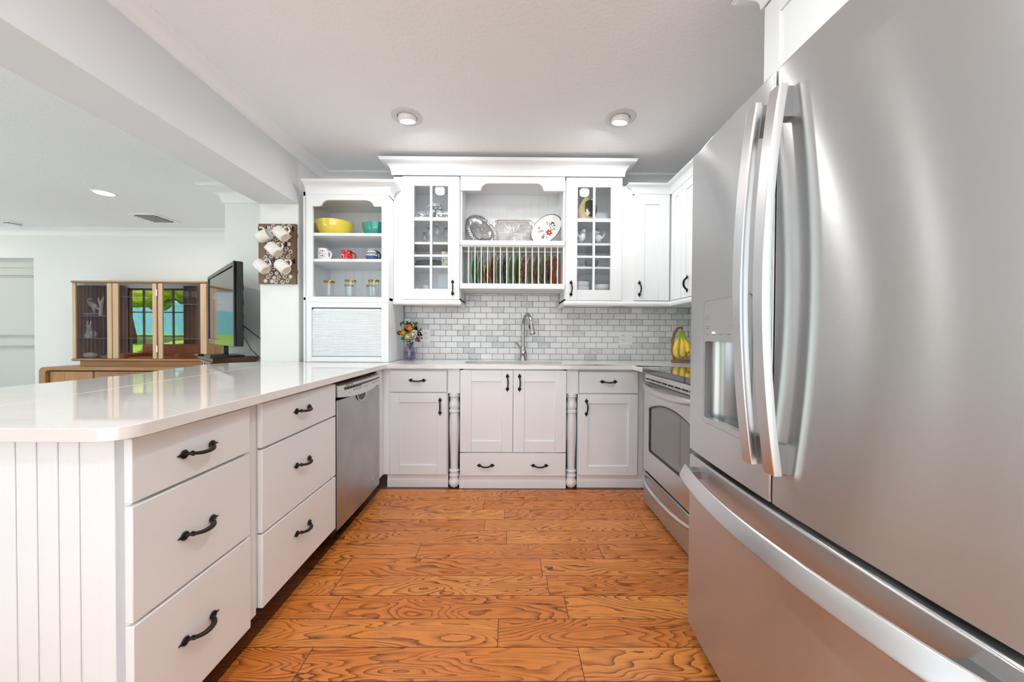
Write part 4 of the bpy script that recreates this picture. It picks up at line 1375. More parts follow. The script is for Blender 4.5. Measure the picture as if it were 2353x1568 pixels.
# one crown over the three units
ccr = MB().sweep([(-0.935, 3.165), (-0.935, 2.852), (0.903, 2.852), (0.903, 3.165)][::1], crown_prof(2.508, 0.108, 0.088))
struct('trim_4', ccr, WHITE)
def rail_prof(z0, z1, p):
    return [(-0.012, z1), (p * 0.35, z1), (p * 0.45, z1 - 0.010), (p, z1 - 0.016), (p, z0 + 0.008), (p * 0.6, z0), (-0.012, z0)]
struct('trim_5', MB().sweep([(-0.935, 2.852), (-0.402, 2.852), (-0.402, 3.165)], rail_prof(1.372, 1.410, 0.012)), WHITE)
struct('trim_6', MB().sweep([(0.442, 3.165), (0.442, 2.852), (1.290, 2.852), (1.290, 2.30)], rail_prof(1.372, 1.410, 0.012)), WHITE)
o = part('cabinet_filler', MB().box(0.9035, 0.989, YU - 0.002, YU + 0.018, 1.385, 2.335), WHITE)
tag(o, 'plain white filler panel between glass cabinet and corner cabinet', 'cabinet filler')
t = thing('corner_wall_cabinet', 'white wall cabinet with one narrow shaker door in the corner above the outlet', 'cabinet', (1.14, 3.0, 1.385))
part('body', MB().box(0.990, 1.305, YU, 3.165, 1.385, 2.335), WHITE, t)
d = part('door', shaker(FU, 0.996, 1.279, 1.416, 2.268, 0.083), WHITE, t, 0.0015)
handle(d, (1.040, YU - 0.02, 1.510), 'back', True)
t = thing('range_wall_cabinet', 'white wall cabinet with shaker doors on the range wall', 'cabinet', (1.45, 2.6, 1.385))
part('body', MB().box(1.308, 1.605, 2.30, 3.165, 1.385, 2.335), WHITE, t)
FW = F_right(1.308)
part('door', shaker(FW, 2.675, 2.842, 1.416, 2.268, 0.055), WHITE, t, 0.0015)
d = part('door', shaker(FW, 2.305, 2.670, 1.416, 2.268, 0.060), WHITE, t, 0.0015)
handle(d, (1.288, 2.575, 1.512), 'right', True)
struct('trim_7', MB().sweep([(0.985, 3.165), (0.985, 2.851), (1.289, 2.851), (1.289, 2.30)], crown_prof(2.335, 0.068, 0.055)), WHITE)

# ================================================================== CORNER HUTCH (open shelves over the appliance garage)
HX0, HX1, HY = -1.570, -0.9365, 2.752
t = thing('corner_hutch', 'white corner hutch with arched open shelves above a roll-down tambour door', 'cabinet', (-1.26, 2.95, 0.914))
b = MB()
b.box(HX0 - 0.032, HX0 - 0.014, HY + .018, 3.160, 0.916, 2.230).box(HX1 - 0.016, HX1, HY + .018, 3.160, 0.916, 2.230)
b.box(HX0 - .03, HX1, HY + .018, 3.160, 2.200, 2.230).box(HX0 - .03, HX1, HY + .018, 3.160, 1.395, 1.415)
b.box(HX0 - .03, HX1, 3.150, 3.160, 0.916, 2.230)
part('body', b, WHITE, t)
ffm = MB()
ox0, ox1 = -1.520, -0.991
up_open = ([(ox0, 1.420), (ox1, 1.420), (ox1, 2.115), (-1.045, 2.115), (-1.052, 2.122)] + arc(-1.118, 2.118, 0.064, 0, 90, 8, 0.046) + arc(-1.390, 2.118, 0.064, 90, 180, 8, 0.046) + [(-1.461, 2.122), (-1.468, 2.115), (ox0, 2.115)])
slab(ffm, [(HX0, 1.377), (HX1, 1.377), (HX1, 2.230), (HX0, 2.230)], [up_open], HY, HY + 0.018, 'XZ')
part('face_frame', ffm, WHITE, t, 0.0012)
ffl = MB()
slab(ffl, [(HX0, 0.916), (HX1, 0.916), (HX1, 1.3762), (HX0, 1.3762)], [[(-1.530, 0.920), (-0.992, 0.920), (-0.992, 1.337), (-1.530, 1.337)]], HY, HY + 0.018, 'XZ')
part('garage_frame', ffl, WHITE, t, 0.0012)
part('back_panel', beadboard(MB(), HX0 + 0.06, HX1 - 0.018, 3.149, 1.416, 2.2, 0.070), WHITE, t)
for z in (1.894, 1.694):
    part('shelf', MB().box(HX0 - 0.013, HX1 - 0.017, HY + 0.019, 3.140, z, z + 0.022), WHITE, t, 0.001)
tb = MB()
prof = []
z = 0.958
while z < 1.318:
    for k in range(6):
        a = PI * k / 5
        prof.append((HY + 0.012 - 0.0075 * math.sin(a), z + 0.0012 + 0.0106 * k / 5))
    z += 0.0129
prof += [(HY + 0.022, z), (HY + 0.022, 0.958)]
tb.prism(prof, -1.5285, -0.9935, 'YZ')
tdo = part('tambour_door', tb, WHITE, t)
part('tambour_hood', MB().prism(arc(HY + 0.030, 1.312, 0.026, 90, 180, 6, 0.022) + [(HY + 0.030, 1.312)], -1.520, -1.000, 'YZ'), WHITE, tdo)
part('tambour_pull', MB().box(-1.5285, -0.9935, HY - 0.002, HY + 0.018, 0.9205, 0.956), WHITE, tdo, 0.003)
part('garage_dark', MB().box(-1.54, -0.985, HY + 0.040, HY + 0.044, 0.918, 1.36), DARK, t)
part('crown', MB().sweep([(HX0, HY + 0.002), (HX1, HY + 0.002), (HX1, 2.850)], crown_prof(2.296, 0.092, 0.068)), WHITE, t)

# ------------------------------------------------------------------ things on the hutch shelves
def bowl_prof(r, h, foot=0.5, th=0.006):
    out = []
    for i in range(9):
        q = i / 8
        out.append((r * (foot + (1 - foot) * math.sin(q * PI / 2) ** 0.9), h * (1 - math.cos(q * PI / 2)) * 0.55 + h * 0.45 * q))
    rim = [(r * 1.012, h * 0.93), (r * 1.02, h), (r - th * .3, h + 0.001)]
    inn = [(max(0.001, a - th), b_ + th) for a, b_ in reversed(out[1:-1])]
    return [(0, 0), (r * foot * 0.96, 0)] + out[1:-1] + rim + inn + [(0, th)]
o = part('mixing_bowl', MB().lathe(bowl_prof(0.142, 0.122, 0.52), (-1.436, 2.935, 1.9165), 48), YEL, None, origin=(-1.436, 2.935, 1.9165))
tag(o, 'large yellow mixing bowl on the top hutch shelf', 'bowl')
o = part('mixing_bowl', MB().lathe(bowl_prof(0.108, 0.110, 0.55), (-1.098, 2.935, 1.9165), 44), TEAL, None, origin=(-1.098, 2.935, 1.9165))
tag(o, 'teal mixing bowl on the top hutch shelf', 'bowl')
def mug(loc, prof, m, label, hz=(0.02, 0.078), hr=0.026, hang=0.0, group=None, mh=None, seg=36):
    t = thing('mug', label, 'mug', loc, group)
    part('cup', MB().lathe([(r + 0, z) for r, z in prof], (loc[0], loc[1], loc[2]), seg), m, t, ang=50)
    r0 = max(r for r, z in prof) - 0.004
    M = Matrix.Translation(loc) @ Matrix.Rotation(R(hang), 4, 'Z')
    zc, rz_ = (hz[0] + hz[1]) / 2, (hz[1] - hz[0]) / 2
    pts = [(r0 - 0.002 + (hr + 0.002) * math.sin(PI * i / 14) ** 0.75, 0, zc + rz_ * math.cos(PI * i / 14)) for i in range(15)]
    part('ear', MB().xf(M).tube(pts, 0.0058, 10, True, 1.2), mh or m, t)
    return t
straight = [(0, 0), (0.038, 0), (0.041, 0.003), (0.041, 0.094), (0.0395, 0.096), (0.0375, 0.094), (0.0375, 0.008), (0, 0.006)]
ms = mug((-1.492, 2.86, 1.7165), straight, PORC, 'white mug with printed script and red squares on the middle hutch shelf', hang=-5)
def wrap(mb, vf, c, r, a0, z0, e=0.0006):
    vs_, fs_ = vf
    out = []
    for p in vs_:
        a = a0 + p[0] / r
        out.append((c[0] + (r + e) * math.sin(a), c[1] - (r + e) * math.cos(a), c[2] + z0 + p[1]))
    return mb.add(out, fs_)
def patch(u0, u1, v0, v1, n=4):
    vs_ = [(u0 + (u1 - u0) * i / n, v) for i in range(n + 1) for v in (v0, v1)]
    return [(a, b_, 0) for a, b_ in vs_], [(2 * i, 2 * i + 2, 2 * i + 3, 2 * i + 1) for i in range(n)]
mc = (-1.492, 2.86, 1.7165)
A0 = 0.30
pm = MB()
wrap(pm, text_mesh('Brilliant', 0.019, 0.35), mc, 0.041, A0 - 0.78, 0.046)
for z in (0.066, 0.028):
    for s, tri in ((-1, ((-0.010, 0.005), (-0.010, -0.005), (-0.019, 0.0))), (1, ((0.010, 0.005), (0.010, -0.005), (0.019, 0.0)))):
        wrap(pm, ([(a, b_, 0) for a, b_ in tri], [(0, 1, 2)]), mc, 0.041, A0, z + 0.005)
wrap(pm, patch(-0.024, 0.024, 0, 0.0016, 8), mc, 0.041, A0, 0.0105)
wrap(pm, patch(-0.026, 0.028, 0, 0.0006, 8), mc, 0.041, A0, 0.020)
part('printed_script', pm, P('blue_grey_print', (0.03, 0.05, 0.12), 0.4), ms, smooth=False)
pr = MB()
for z in (0.066, 0.028):
    wrap(pr, patch(-0.0055, 0.0055, 0, 0.011, 3), mc, 0.041, A0, z)
part('red_square', pr, MARKR, ms, smooth=False)
redp = [(0, 0), (0.036, 0), (0.042, 0.004), (0.0445, 0.02), (0.0435, 0.045), (0.039, 0.062), (0.0375, 0.070), (0.041, 0.083), (0.0395, 0.0845), (0.0345, 0.070), (0.036, 0.058), (0.040, 0.04), (0.040, 0.012), (0, 0.008)]
rc = (-1.312, 2.87, 1.7165)
mr = mug(rc, redp, REDG, 'red stoneware mug with cream round seal on the middle hutch shelf', (0.006, 0.070), 0.030, 5)
sl_ = MB()
wrap(sl_, ([(0.019 * math.cos(2 * PI * k / 20), 0.019 * math.sin(2 * PI * k / 20), 0) for k in range(20)], [list(range(20))]), rc, 0.0445, -0.42, 0.034, 0.0008)
seal = part('seal', sl_, CREAM, mr, smooth=False)
sd = MB()
for r0, r1 in ((0.0152, 0.0168),):
    k_ = 24
    wrap(sd, ([(r * math.cos(2 * PI * k / k_), r * math.sin(2 * PI * k / k_), 0) for r in (r0, r1) for k in range(k_)], [(k, (k + 1) % k_, k_ + (k + 1) % k_, k_ + k) for k in range(k_)]), rc, 0.0445, -0.42, 0.034, 0.0016)
wrap(sd, ([(-0.008, -0.007, 0), (0.008, -0.007, 0), (0.006, -0.002, 0), (0.002, 0.0, 0), (0.006, 0.005, 0), (0, 0.011, 0), (-0.005, 0.004, 0), (-0.002, -0.001, 0)], [list(range(8))]), rc, 0.0445, -0.42, 0.034, 0.0016)
part('seal_print', sd, MARKD, seal, smooth=False)
sp = MB()
rr = random.Random(3)
for k in range(16):
    a, z = rr.uniform(-0.2, 1.3), rr.uniform(0.008, 0.07)
    wrap(sp, patch(-0.0018, 0.0018, -0.0014, 0.0014, 1), rc, 0.0446, a, z, 0.0010)
part('glaze_fleck', sp, CREAM, mr, smooth=False)
folkp = [(0, 0), (0.030, 0), (0.034, 0.004), (0.044, 0.022), (0.0475, 0.042), (0.045, 0.060), (0.040, 0.072), (0.0395, 0.078), (0.0425, 0.090), (0.041, 0.0915), (0.0365, 0.078), (0.037, 0.070), (0.042, 0.058), (0.044, 0.042), (0.041, 0.024), (0.03, 0.008), (0, 0.007)]
mug((-1.108, 2.87, 1.7165), folkp, FOLK, 'round bellied mug with blue folk pattern on the middle hutch shelf', (0.012, 0.074), 0.026, -8, None, NAVY)
def tumbler(loc, r, h, label, group):
    t = thing('drinking_glass', label, 'glass', loc, group)
    pr_ = [(0, 0.001), (r * 0.78, 0.001), (r * 0.84, 0.006), (r * 0.90, h * 0.45), (r, h * 0.96), (r * 0.97, h), (r * 0.93, h * 0.96), (r * 0.84, h * 0.45), (r * 0.78, 0.014), (0, 0.012)]
    part('cup', MB().lathe(pr_, loc, 28), TUMB, t)
    part('gold_rim', MB().lathe([(r * 0.985, h * 0.945), (r * 1.012, h * 0.95), (r * 1.012, h), (r * 0.97, h + 0.003), (r * 0.925, h), (r * 0.925, h * 0.95)], loc, 28, cap=False), GOLD, t)
    return t
HZ = 1.4155
gg = 'gold rimmed glasses on the bottom hutch shelf'
tumbler((-1.437, 2.84, HZ), 0.041, 0.135, 'tall gold rimmed glass at the open end of the bottom hutch shelf, standing alone', gg)
tumbler((-1.262, 2.83, HZ), 0.042, 0.142, 'tall gold rimmed glass in the middle of the bottom hutch shelf', gg)
tumbler((-1.325, 2.94, HZ), 0.036, 0.118, 'short gold rimmed glass half behind the middle tall glass', gg)
tumbler((-1.078, 2.83, HZ), 0.042, 0.142, 'tall gold rimmed glass nearest the glass cabinet on the bottom hutch shelf', gg)
tumbler((-1.145, 2.94, HZ), 0.036, 0.118, 'short gold rimmed glass half behind the tall glass nearest the glass cabinet', gg)

# ------------------------------------------------------------------ in the left glass cabinet
LZ = [2.0815, 1.8805, 1.6915, 1.4255]
t = thing('sugar_bowl', 'small etched sugar bowl with loop handle on the top shelf behind glass', 'bowl', (-0.735, 2.97, LZ[0]), 'etched tea set')
part('body', MB().lathe([(0, 0), (0.032, 0), (0.045, 0.012), (0.047, 0.030), (0.042, 0.044), (0.030, 0.052), (0, 0.054)], (-0.735, 2.97, LZ[0]), 24), ETCH, t)
part('loop', MB().tube([(-0.735 - 0.042 - 0.018 * math.sin(PI * i / 8), 2.97, LZ[0] + 0.030 + 0.018 * math.cos(PI * i / 8)) for i in range(9)], 0.004, 8), ETCH, t)
t = thing('teapot', 'etched teapot with tall hoop handle on the top shelf behind glass', 'teapot', (-0.668, 2.99, LZ[0]), 'etched tea set')
part('body', MB().lathe([(0, 0), (0.034, 0), (0.048, 0.016), (0.049, 0.048), (0.040, 0.070), (0.028, 0.076), (0, 0.078)], (-0.668, 2.99, LZ[0]), 24), ETCH, t)
part('hoop', MB().tube([(-0.668 + 0.040 * math.cos(PI * i / 14), 2.99, LZ[0] + 0.068 + 0.070 * math.sin(PI * i / 14)) for i in range(15)], 0.0035, 8), PEWTER, t)
t = thing('lidded_dish', 'wide etched dish with knobbed lid on the top shelf behind glass', 'dish', (-0.565, 2.97, LZ[0]), 'etched tea set')
part('body', MB().lathe([(0, 0), (0.040, 0), (0.056, 0.014), (0.058, 0.034), (0, 0.034)], (-0.565, 2.97, LZ[0]), 26), ETCH, t)
ld_ = part('lid', MB().lathe([(0.059, 0.034), (0.052, 0.046), (0.030, 0.054), (0, 0.057)], (-0.565, 2.97, LZ[0]), 26), PORC, t)
part('knob', MB().lathe([(0.004, 0.055), (0.004, 0.064), (0.009, 0.070), (0.006, 0.079), (0, 0.081)], (-0.565, 2.97, LZ[0]), 12), BRONZE, ld_)
t = thing('garlic_jar', 'grey patterned jar with tall neck at the back of the top shelf behind glass', 'jar', (-0.630, 3.06, LZ[0]), 'etched tea set')
part('body', MB().lathe([(0, 0), (0.04, 0), (0.055, 0.05), (0.050, 0.10), (0.030, 0.14), (0.034, 0.165), (0, 0.165)], (-0.630, 3.06, LZ[0]), 24), PORC, t)
part('band', MB().lathe([(0.0535, 0.105), (0.0545, 0.108), (0.0445, 0.138), (0.040, 0.138)], (-0.630, 3.06, LZ[0]), 24, cap=False), ETCH, t)
def goblet(loc, h, r, label):
    t = thing('goblet', label, 'glass', loc, 'stemmed glasses in the cabinet')
    part('cup', MB().lathe([(0, 0.001), (r * 0.72, 0.001), (r * 0.70, 0.004), (0.006, 0.010), (0.0045, 0.018), (0.006, h * 0.24), (r * 0.55, h * 0.32), (r, h * 0.52), (r * 0.92, h * 0.66), (r * 0.62, h * 0.80), (r * 0.72, h * 0.93), (r * 0.98, h), (r * 0.94, h), (r * 0.68, h * 0.93), (r * 0.58, h * 0.80), (r * 0.88, h * 0.66), (r * 0.95, h * 0.52), (r * 0.5, h * 0.34), (0, h * 0.28)], loc, 22), TUMB, t)
    part('rim', MB().lathe([(r * 0.95, h - 0.001), (r * 0.99, h + 0.001), (r * 0.95, h + 0.002)], loc, 22, cap=False), MARKG, t)
    e_ = MB().lathe([(0, -r * 0.70), (0.005, -r * 0.70), (0.005, -r * 0.70 + 0.001)], (loc[0], loc[1], loc[2] + h * 0.84), 10, 1, 1.5, 'Y')
    part('crest', e_, MARKD, t)
for x, y, h, r, lab in ((-0.725, 3.03, 0.125, 0.032, 'shortest stemmed glass with dark crest, at the hutch end of the second shelf'), (-0.668, 2.96, 0.148, 0.036, 'stemmed tulip glass with dark crest, just beside the centre bar of the goblet cabinet'),
                        (-0.598, 2.94, 0.164, 0.034, 'tallest stemmed glass with crest, behind the centre bar of the goblet cabinet door'), (-0.530, 2.96, 0.148, 0.038, 'round bellied stemmed glass with crest, at the plate rack end of the second shelf')):
    goblet((x, y, LZ[1]), h, r, lab)
def plat(mb, c, a, b_, h, th=0.004):
    pr_ = [(0, 0), (0.55, 0), (0.70, h * 0.25), (1.0, h), (0.985, h + th), (0.68, h * 0.25 + th), (0.52, th), (0, th)]
    return mb.lathe([(r * a, z) for r, z in pr_], c, 36, 1.0, b_ / a)
o = part('platter', plat(MB(), (-0.672, 3.0, LZ[2]), 0.142, 0.11, 0.024), DKBLUE, origin=(-0.672, 3.0, LZ[2]))
tag(o, 'dark blue oval platter lying at the bottom of the pair on the third shelf', 'platter', 'blue platters')
o = part('platter', plat(MB(), (-0.660, 3.0, LZ[2] + 0.026), 0.132, 0.10, 0.022), DKBLUE, origin=(-0.660, 3.0, LZ[2]))
tag(o, 'dark blue oval platter stacked on top of the pair on the third shelf', 'platter', 'blue platters')
t = thing('printed_tin', 'square tin printed with pale leaves on the third shelf of the goblet cabinet', 'tin', (-0.505, 2.965, LZ[2]))
part('body', MB().box(-0.560, -0.452, 2.91, 3.02, LZ[2], LZ[2] + 0.122), TIN, t, 0.004)
part('lid', MB().box(-0.563, -0.449, 2.907, 3.023, LZ[2] + 0.122, LZ[2] + 0.130), MARKD, t, 0.002)
for k, (x, y, lab) in enumerate(((-0.705, 3.02, 'white cup on a patterned saucer, near the hutch on the cabinet floor'), (-0.632, 3.04, 'plain white cup beside the patterned saucer on the cabinet floor'))):
    t = thing('teacup', lab, 'cup', (x, y, LZ[3]), 'cups on the cabinet floor')
    part('cup', MB().lathe([(0, 0.06), (0.02, 0.06), (0.030, 0.07), (0.036, 0.12), (0.034, 0.12), (0.028, 0.075), (0, 0.068)] if k == 0 else [(0, 0.0), (0.024, 0.0), (0.033, 0.02), (0.037, 0.098), (0.035, 0.098), (0.030, 0.02), (0, 0.01)], (x, y, LZ[3]), 24), PORC, t)
    if k == 0:
        part('saucer', MB().lathe([(0, 0), (0.05, 0), (0.075, 0.05), (0.070, 0.062), (0, 0.062)], (x, y, LZ[3]), 28), ETCH, t)

# ------------------------------------------------------------------ in the right glass cabinet
t = thing('art_pitcher', 'rounded ceramic pitcher painted black, green and pink on the top shelf behind glass', 'pitcher', (0.650, 2.99, LZ[0]))
def pitcher_mat():
    m, nt, b = mat('painted_pitcher')
    n = N(nt)
    tc = n.new('ShaderNodeTexCoord')
    X, Y, Z = n.xyz(tc.outputs['Object'])
    wob = n.noise(tc.outputs['Object'], 9.0, 1)
    d = n.m('SQRT', n.m('ADD', n.m('POWER', n.m('SUBTRACT', X, 0.022), 2.0), n.m('POWER', n.m('MULTIPLY', n.m('SUBTRACT', Z, 0.105), 0.72), 2.0)))
    dd = n.m('ADD', d, n.m('MULTIPLY', n.m('SUBTRACT', wob, 0.5), 0.03))
    c = n.ramp(n.m('DIVIDE', dd, 0.1), [(0.0, (0.02, 0.02, 0.022)), (0.535, (0.02, 0.02, 0.022)), (0.545, (0.42, 0.50, 0.14)), (0.75, (0.42, 0.50, 0.14)), (0.76, (0.75, 0.52, 0.46))])
    p1 = n.m('LESS_THAN', n.m('ADD', n.m('ABSOLUTE', n.m('ADD', X, 0.010)), n.m('ABSOLUTE', n.m('SUBTRACT', Z, 0.062))), 0.024)
    c = n.mix(p1, c, (0.75, 0.52, 0.46))
    n.link(c, b.inputs['Base Color'])
    b.inputs['Roughness'].default_value = 0.15
    return m
PITM = pitcher_mat()
part('body', MB().lathe([(0, 0), (0.040, 0), (0.062, 0.018), (0.072, 0.055), (0.070, 0.10), (0.052, 0.15), (0.030, 0.19), (0.026, 0.215), (0.034, 0.235), (0.030, 0.236), (0.022, 0.215), (0, 0.20)], (0.640, 2.99, LZ[0]), 32, 1.12, 0.7), PITM, t)
part('handle', MB().tube([(0.672 + 0.040 * math.sin(PI * i / 12), 2.985, LZ[0] + 0.105 + 0.085 * math.cos(PI * i / 12)) for i in range(13)], 0.012, 10), PITM, t)
def bird(x, y, z, s, label, turn):
    t = thing('bird_figurine', label, 'figurine', (x, y, z), 'ceramic bird figurines')
    M = Matrix.Translation((x, y, z)) @ Matrix.Rotation(R(turn), 4, 'Z') @ Matrix.Scale(s, 4)
    bm_ = MB().xf(M)
    bm_.tube([(0.0, 0, 0.028), (0.004, 0, 0.045), (0.010, 0, 0.075), (0.016, 0, 0.100), (0.024, 0, 0.120), (0.031, 0, 0.136), (0.038, 0, 0.148), (0.045, 0, 0.154)], [0.012, 0.026, 0.034, 0.031, 0.022, 0.017, 0.015, 0.004], 14)
    bm_.tube([(-0.005, 0, 0.060), (-0.030, 0, 0.070), (-0.046, 0, 0.092), (-0.050, 0, 0.122), (-0.042, 0, 0.135)], [0.022, 0.020, 0.016, 0.012, 0.003], 10, True, 0.5)
    part('body', bm_, P('speckled_white_ceramic', (0.72, 0.72, 0.73), 0.25, var=(45, 0.35)) if 'speckled_white_ceramic' not in MATS else MATS['speckled_white_ceramic'], t, ang=70)
    part('comb', MB().xf(M).sphere((0.030, 0, 0.158), (0.006, 0.003, 0.009), 8, 6).sphere((0.022, 0, 0.152), (0.005, 0.003, 0.008), 8, 6).sphere((0.0375, 0, 0.160), (0.005, 0.003, 0.007), 8, 6), GREYG, t)
    part('base', MB().xf(M).lathe([(0, 0), (0.030, 0), (0.032, 0.006), (0.020, 0.020), (0.015, 0.034), (0, 0.034)], (0, 0, 0), 16), GREYG, t)
bird(0.590, 2.96, LZ[1], 0.92, 'white and grey ceramic bird with raised tail, beside the plate rack on the second shelf', 25)
bird(0.745, 2.97, LZ[1], 0.90, 'white and grey ceramic bird alone behind the pane near the corner cabinet', 150)
o = part('small_bowl', MB().lathe(bowl_prof(0.052, 0.058, 0.45, 0.005), (0.560, 2.97, LZ[2]), 32), GREYG, origin=(0.560, 2.97, LZ[2]))
tag(o, 'dark grey bowl partly hidden by the door frame on the third shelf', 'bowl', 'grey bowls')
o = part('small_bowl', MB().lathe(bowl_prof(0.058, 0.058, 0.45, 0.005), (0.680, 2.97, LZ[2]), 32), GREYG, origin=(0.680, 2.97, LZ[2]))
tag(o, 'dark grey bowl behind the centre bar on the third shelf', 'bowl', 'grey bowls')
o = part('plate', plat(MB(), (0.785, 2.98, LZ[2]), 0.072, 0.072, 0.006), DKBLUE, origin=(0.785, 2.98, LZ[2]))
tag(o, 'thin dark plate lying flat beside the grey bowls', 'plate')
for x, zz, r, lab in ((0.590, 0.0, 0.078, 'white bowl at the bottom of the stack near the plate rack'), (0.590, 0.045, 0.078, 'white bowl in the middle of the stack near the plate rack'), (0.590, 0.085, 0.078, 'white bowl on top of the stack near the plate rack'),
                      (0.770, 0.0, 0.078, 'white bowl at the bottom of the stack near the corner cabinet'), (0.770, 0.062, 0.076, 'white bowl on top of the stack near the corner cabinet')):
    o = part('serving_bowl', MB().lathe(bowl_prof(r, 0.065, 0.5, 0.005), (x, 2.98, LZ[3] + zz), 36), PORC, origin=(x, 2.98, LZ[3] + zz))
    tag(o, lab, 'bowl', 'white bowls')

# ------------------------------------------------------------------ in the plate rack
green, jade, brown, olive, sage, cream_, rust, black_ = (0.05, 0.20, 0.07), (0.16, 0.30, 0.20), (0.26, 0.10, 0.03), (0.20, 0.18, 0.03), (0.30, 0.34, 0.24), (0.48, 0.44, 0.33), (0.22, 0.05, 0.02), (0.015, 0.018, 0.016)
PSETS = [(green, jade, green, olive), (jade, sage, green, jade), (rust, brown, sage, cream_), (brown, rust, brown, olive), (sage, cream_, jade, sage), (black_, rust, jade, black_), (jade, sage, sage, jade),
         (green, olive, green, jade), (brown, cream_, olive, brown), (sage, cream_, sage, brown), (olive, cream_, brown, sage), (cream_, sage, olive, sage), (brown, sage, olive, rust), (rust, brown, rust, cream_)]
PNAMES = ['deep green', 'jade green with a dark edge', 'small brown and grey', 'brown and olive', 'pale sage grey', 'black, rust and green', 'pale jade', 'bright leaf green', 'brown and cream streaked', 'sage with tan edge',
          'olive and tan', 'cream and sage', 'tan, sage and rust', 'rust red and brown']
ORD = ['first', 'second', 'third', 'fourth', 'fifth', 'sixth', 'seventh', 'eighth', 'ninth', 'tenth', 'eleventh', 'twelfth', 'thirteenth', 'last']
for k in range(14):
    r = 0.128 if k != 2 else 0.108
    c = (-0.334 + 0.0513 * (k + 0.5) - 0.004, 3.012, 1.5455 + r)
    pr_ = [(0, 0), (r * 0.50, 0), (r * 0.62, 0.004), (r * 0.99, 0.022), (r, 0.0245), (r * 0.97, 0.0255), (r * 0.60, 0.0085), (r * 0.5, 0.005), (0, 0.005)]
    mb = MB().lathe(pr_, (0, 0, 0), 40, 1, 1, 'X')
    o = part('plate', mb, plate_material('glazed_plate_%s' % ORD[k], PSETS[k], k + 1), None)
    o.location = c
    o.rotation_euler = (R(37 * k), 0, 0)
    o.rotation_mode = 'XYZ'
    o.matrix_world = Matrix.Translation(c) @ Matrix.Rotation(R(-(9.5 + 0.9 * k)), 4, 'Z') @ Matrix.Rotation(R(3), 4, 'Y') @ Matrix.Rotation(R(37 * k), 4, 'X')
    tag(o, '%s glazed plate, %s from the goblet cabinet' % (PNAMES[k], ORD[k]), 'plate', 'glazed plates in the rack')

def leaning(name, c, tilt, rot):
    return Matrix.Translation(c) @ Matrix.Rotation(R(tilt), 4, 'X') @ Matrix.Rotation(R(rot), 4, 'Y')
# fluted oval tray
mb = MB().xf(leaning('', (-0.252, 3.065, 2.036), -12, 50))
n_ = 96
rings = [(0.0, 0.012, 0), (0.40, 0.013, 0), (0.66, 0.012, 0), (0.72, 0.006, 0), (0.76, 0.002, 0.5), (0.90, 0.0, 1), (1.0, 0.003, 1)]
vs, fs = [], []
for (q, y, fl) in rings:
    for k in range(n_):
        a = 2 * PI * k / n_
        rip = (1 if k % 2 else -1) * 0.0022 * fl
        rr_ = q * (1 + (0.012 if (k // 2) % 2 and q > 0.99 else 0))
        vs.append((0.163 * rr_ * math.cos(a), y + rip, 0.105 * rr_ * math.sin(a)))
for i in range(len(rings) - 1):
    for k in range(n_):
        fs.append((i * n_ + k, i * n_ + (k + 1) % n_, (i + 1) * n_ + (k + 1) % n_, (i + 1) * n_ + k))
mb.add(vs, fs)
# relief swirls pressed in the middle
for (x0, z0, s_) in ((-0.04, 0.01, 1), (0.03, -0.012, -1)):
    mb.tube([(x0 + 0.030 * math.cos(a * 0.5 * s_) * (1 - a / 9), 0.010, z0 + 0.024 * math.sin(a * 0.5) * (1 - a / 9)) for a in range(0, 8)], 0.004, 6)
mb.tube([(-0.07, 0.010, -0.01), (-0.03, 0.009, 0.012), (0.0, 0.009, -0.012), (0.05, 0.009, -0.002), (0.08, 0.010, 0.02)], [0.003, 0.006, 0.007, 0.006, 0.003], 6)
o = part('tray', mb, PEWTER, None, origin=(-0.252, 3.065, 2.036))
tag(o, 'oval silver tray with fluted rim leaning on the plate rack shelf', 'tray')
# hammered rectangular tray
mb = MB().xf(leaning('', (0.030, 3.112, 2.018), -9, 0))
def rr_ring(hw, hh, r, y):
    return [(x, y, z) for x, z in rrect(-hw, hw, -hh, hh, r, 6)]
rg = [rr_ring(0.178, 0.130, 0.05, 0.0), rr_ring(0.168, 0.121, 0.045, -0.002), rr_ring(0.160, 0.113, 0.040, 0.004), rr_ring(0.152, 0.106, 0.036, 0.012)]
k_ = len(rg[0])
mb.add([p for q in rg for p in q], [(i * k_ + j, i * k_ + (j + 1) % k_, (i + 1) * k_ + (j + 1) % k_, (i + 1) * k_ + j) for i in range(3) for j in range(k_)] + [[3 * k_ + j for j in range(k_)]])
rr = random.Random(11)
for k in range(54):
    a = 2 * PI * k / 54 + rr.uniform(-.04, .04)
    r0, r1 = rr.uniform(0.012, 0.05), rr.uniform(0.09, 0.15)
    ex, ez = math.cos(a), math.sin(a)
    lim = min(0.146 / max(abs(ex), 1e-3), 0.100 / max(abs(ez), 1e-3))
    r1 = min(r1, lim)
    if r1 > r0:
        mb.tube([(ex * r0, 0.0115, ez * r0), (ex * (r0 + r1) / 2, 0.010, ez * (r0 + r1) / 2), (ex * r1, 0.0115, ez * r1)], [0.0008, 0.0042, 0.0010], 6)
o = part('tray', mb, ALUM, None, origin=(0.030, 3.112, 2.018))
tag(o, 'rectangular hammered aluminium tray in the middle of the plate rack shelf', 'tray')
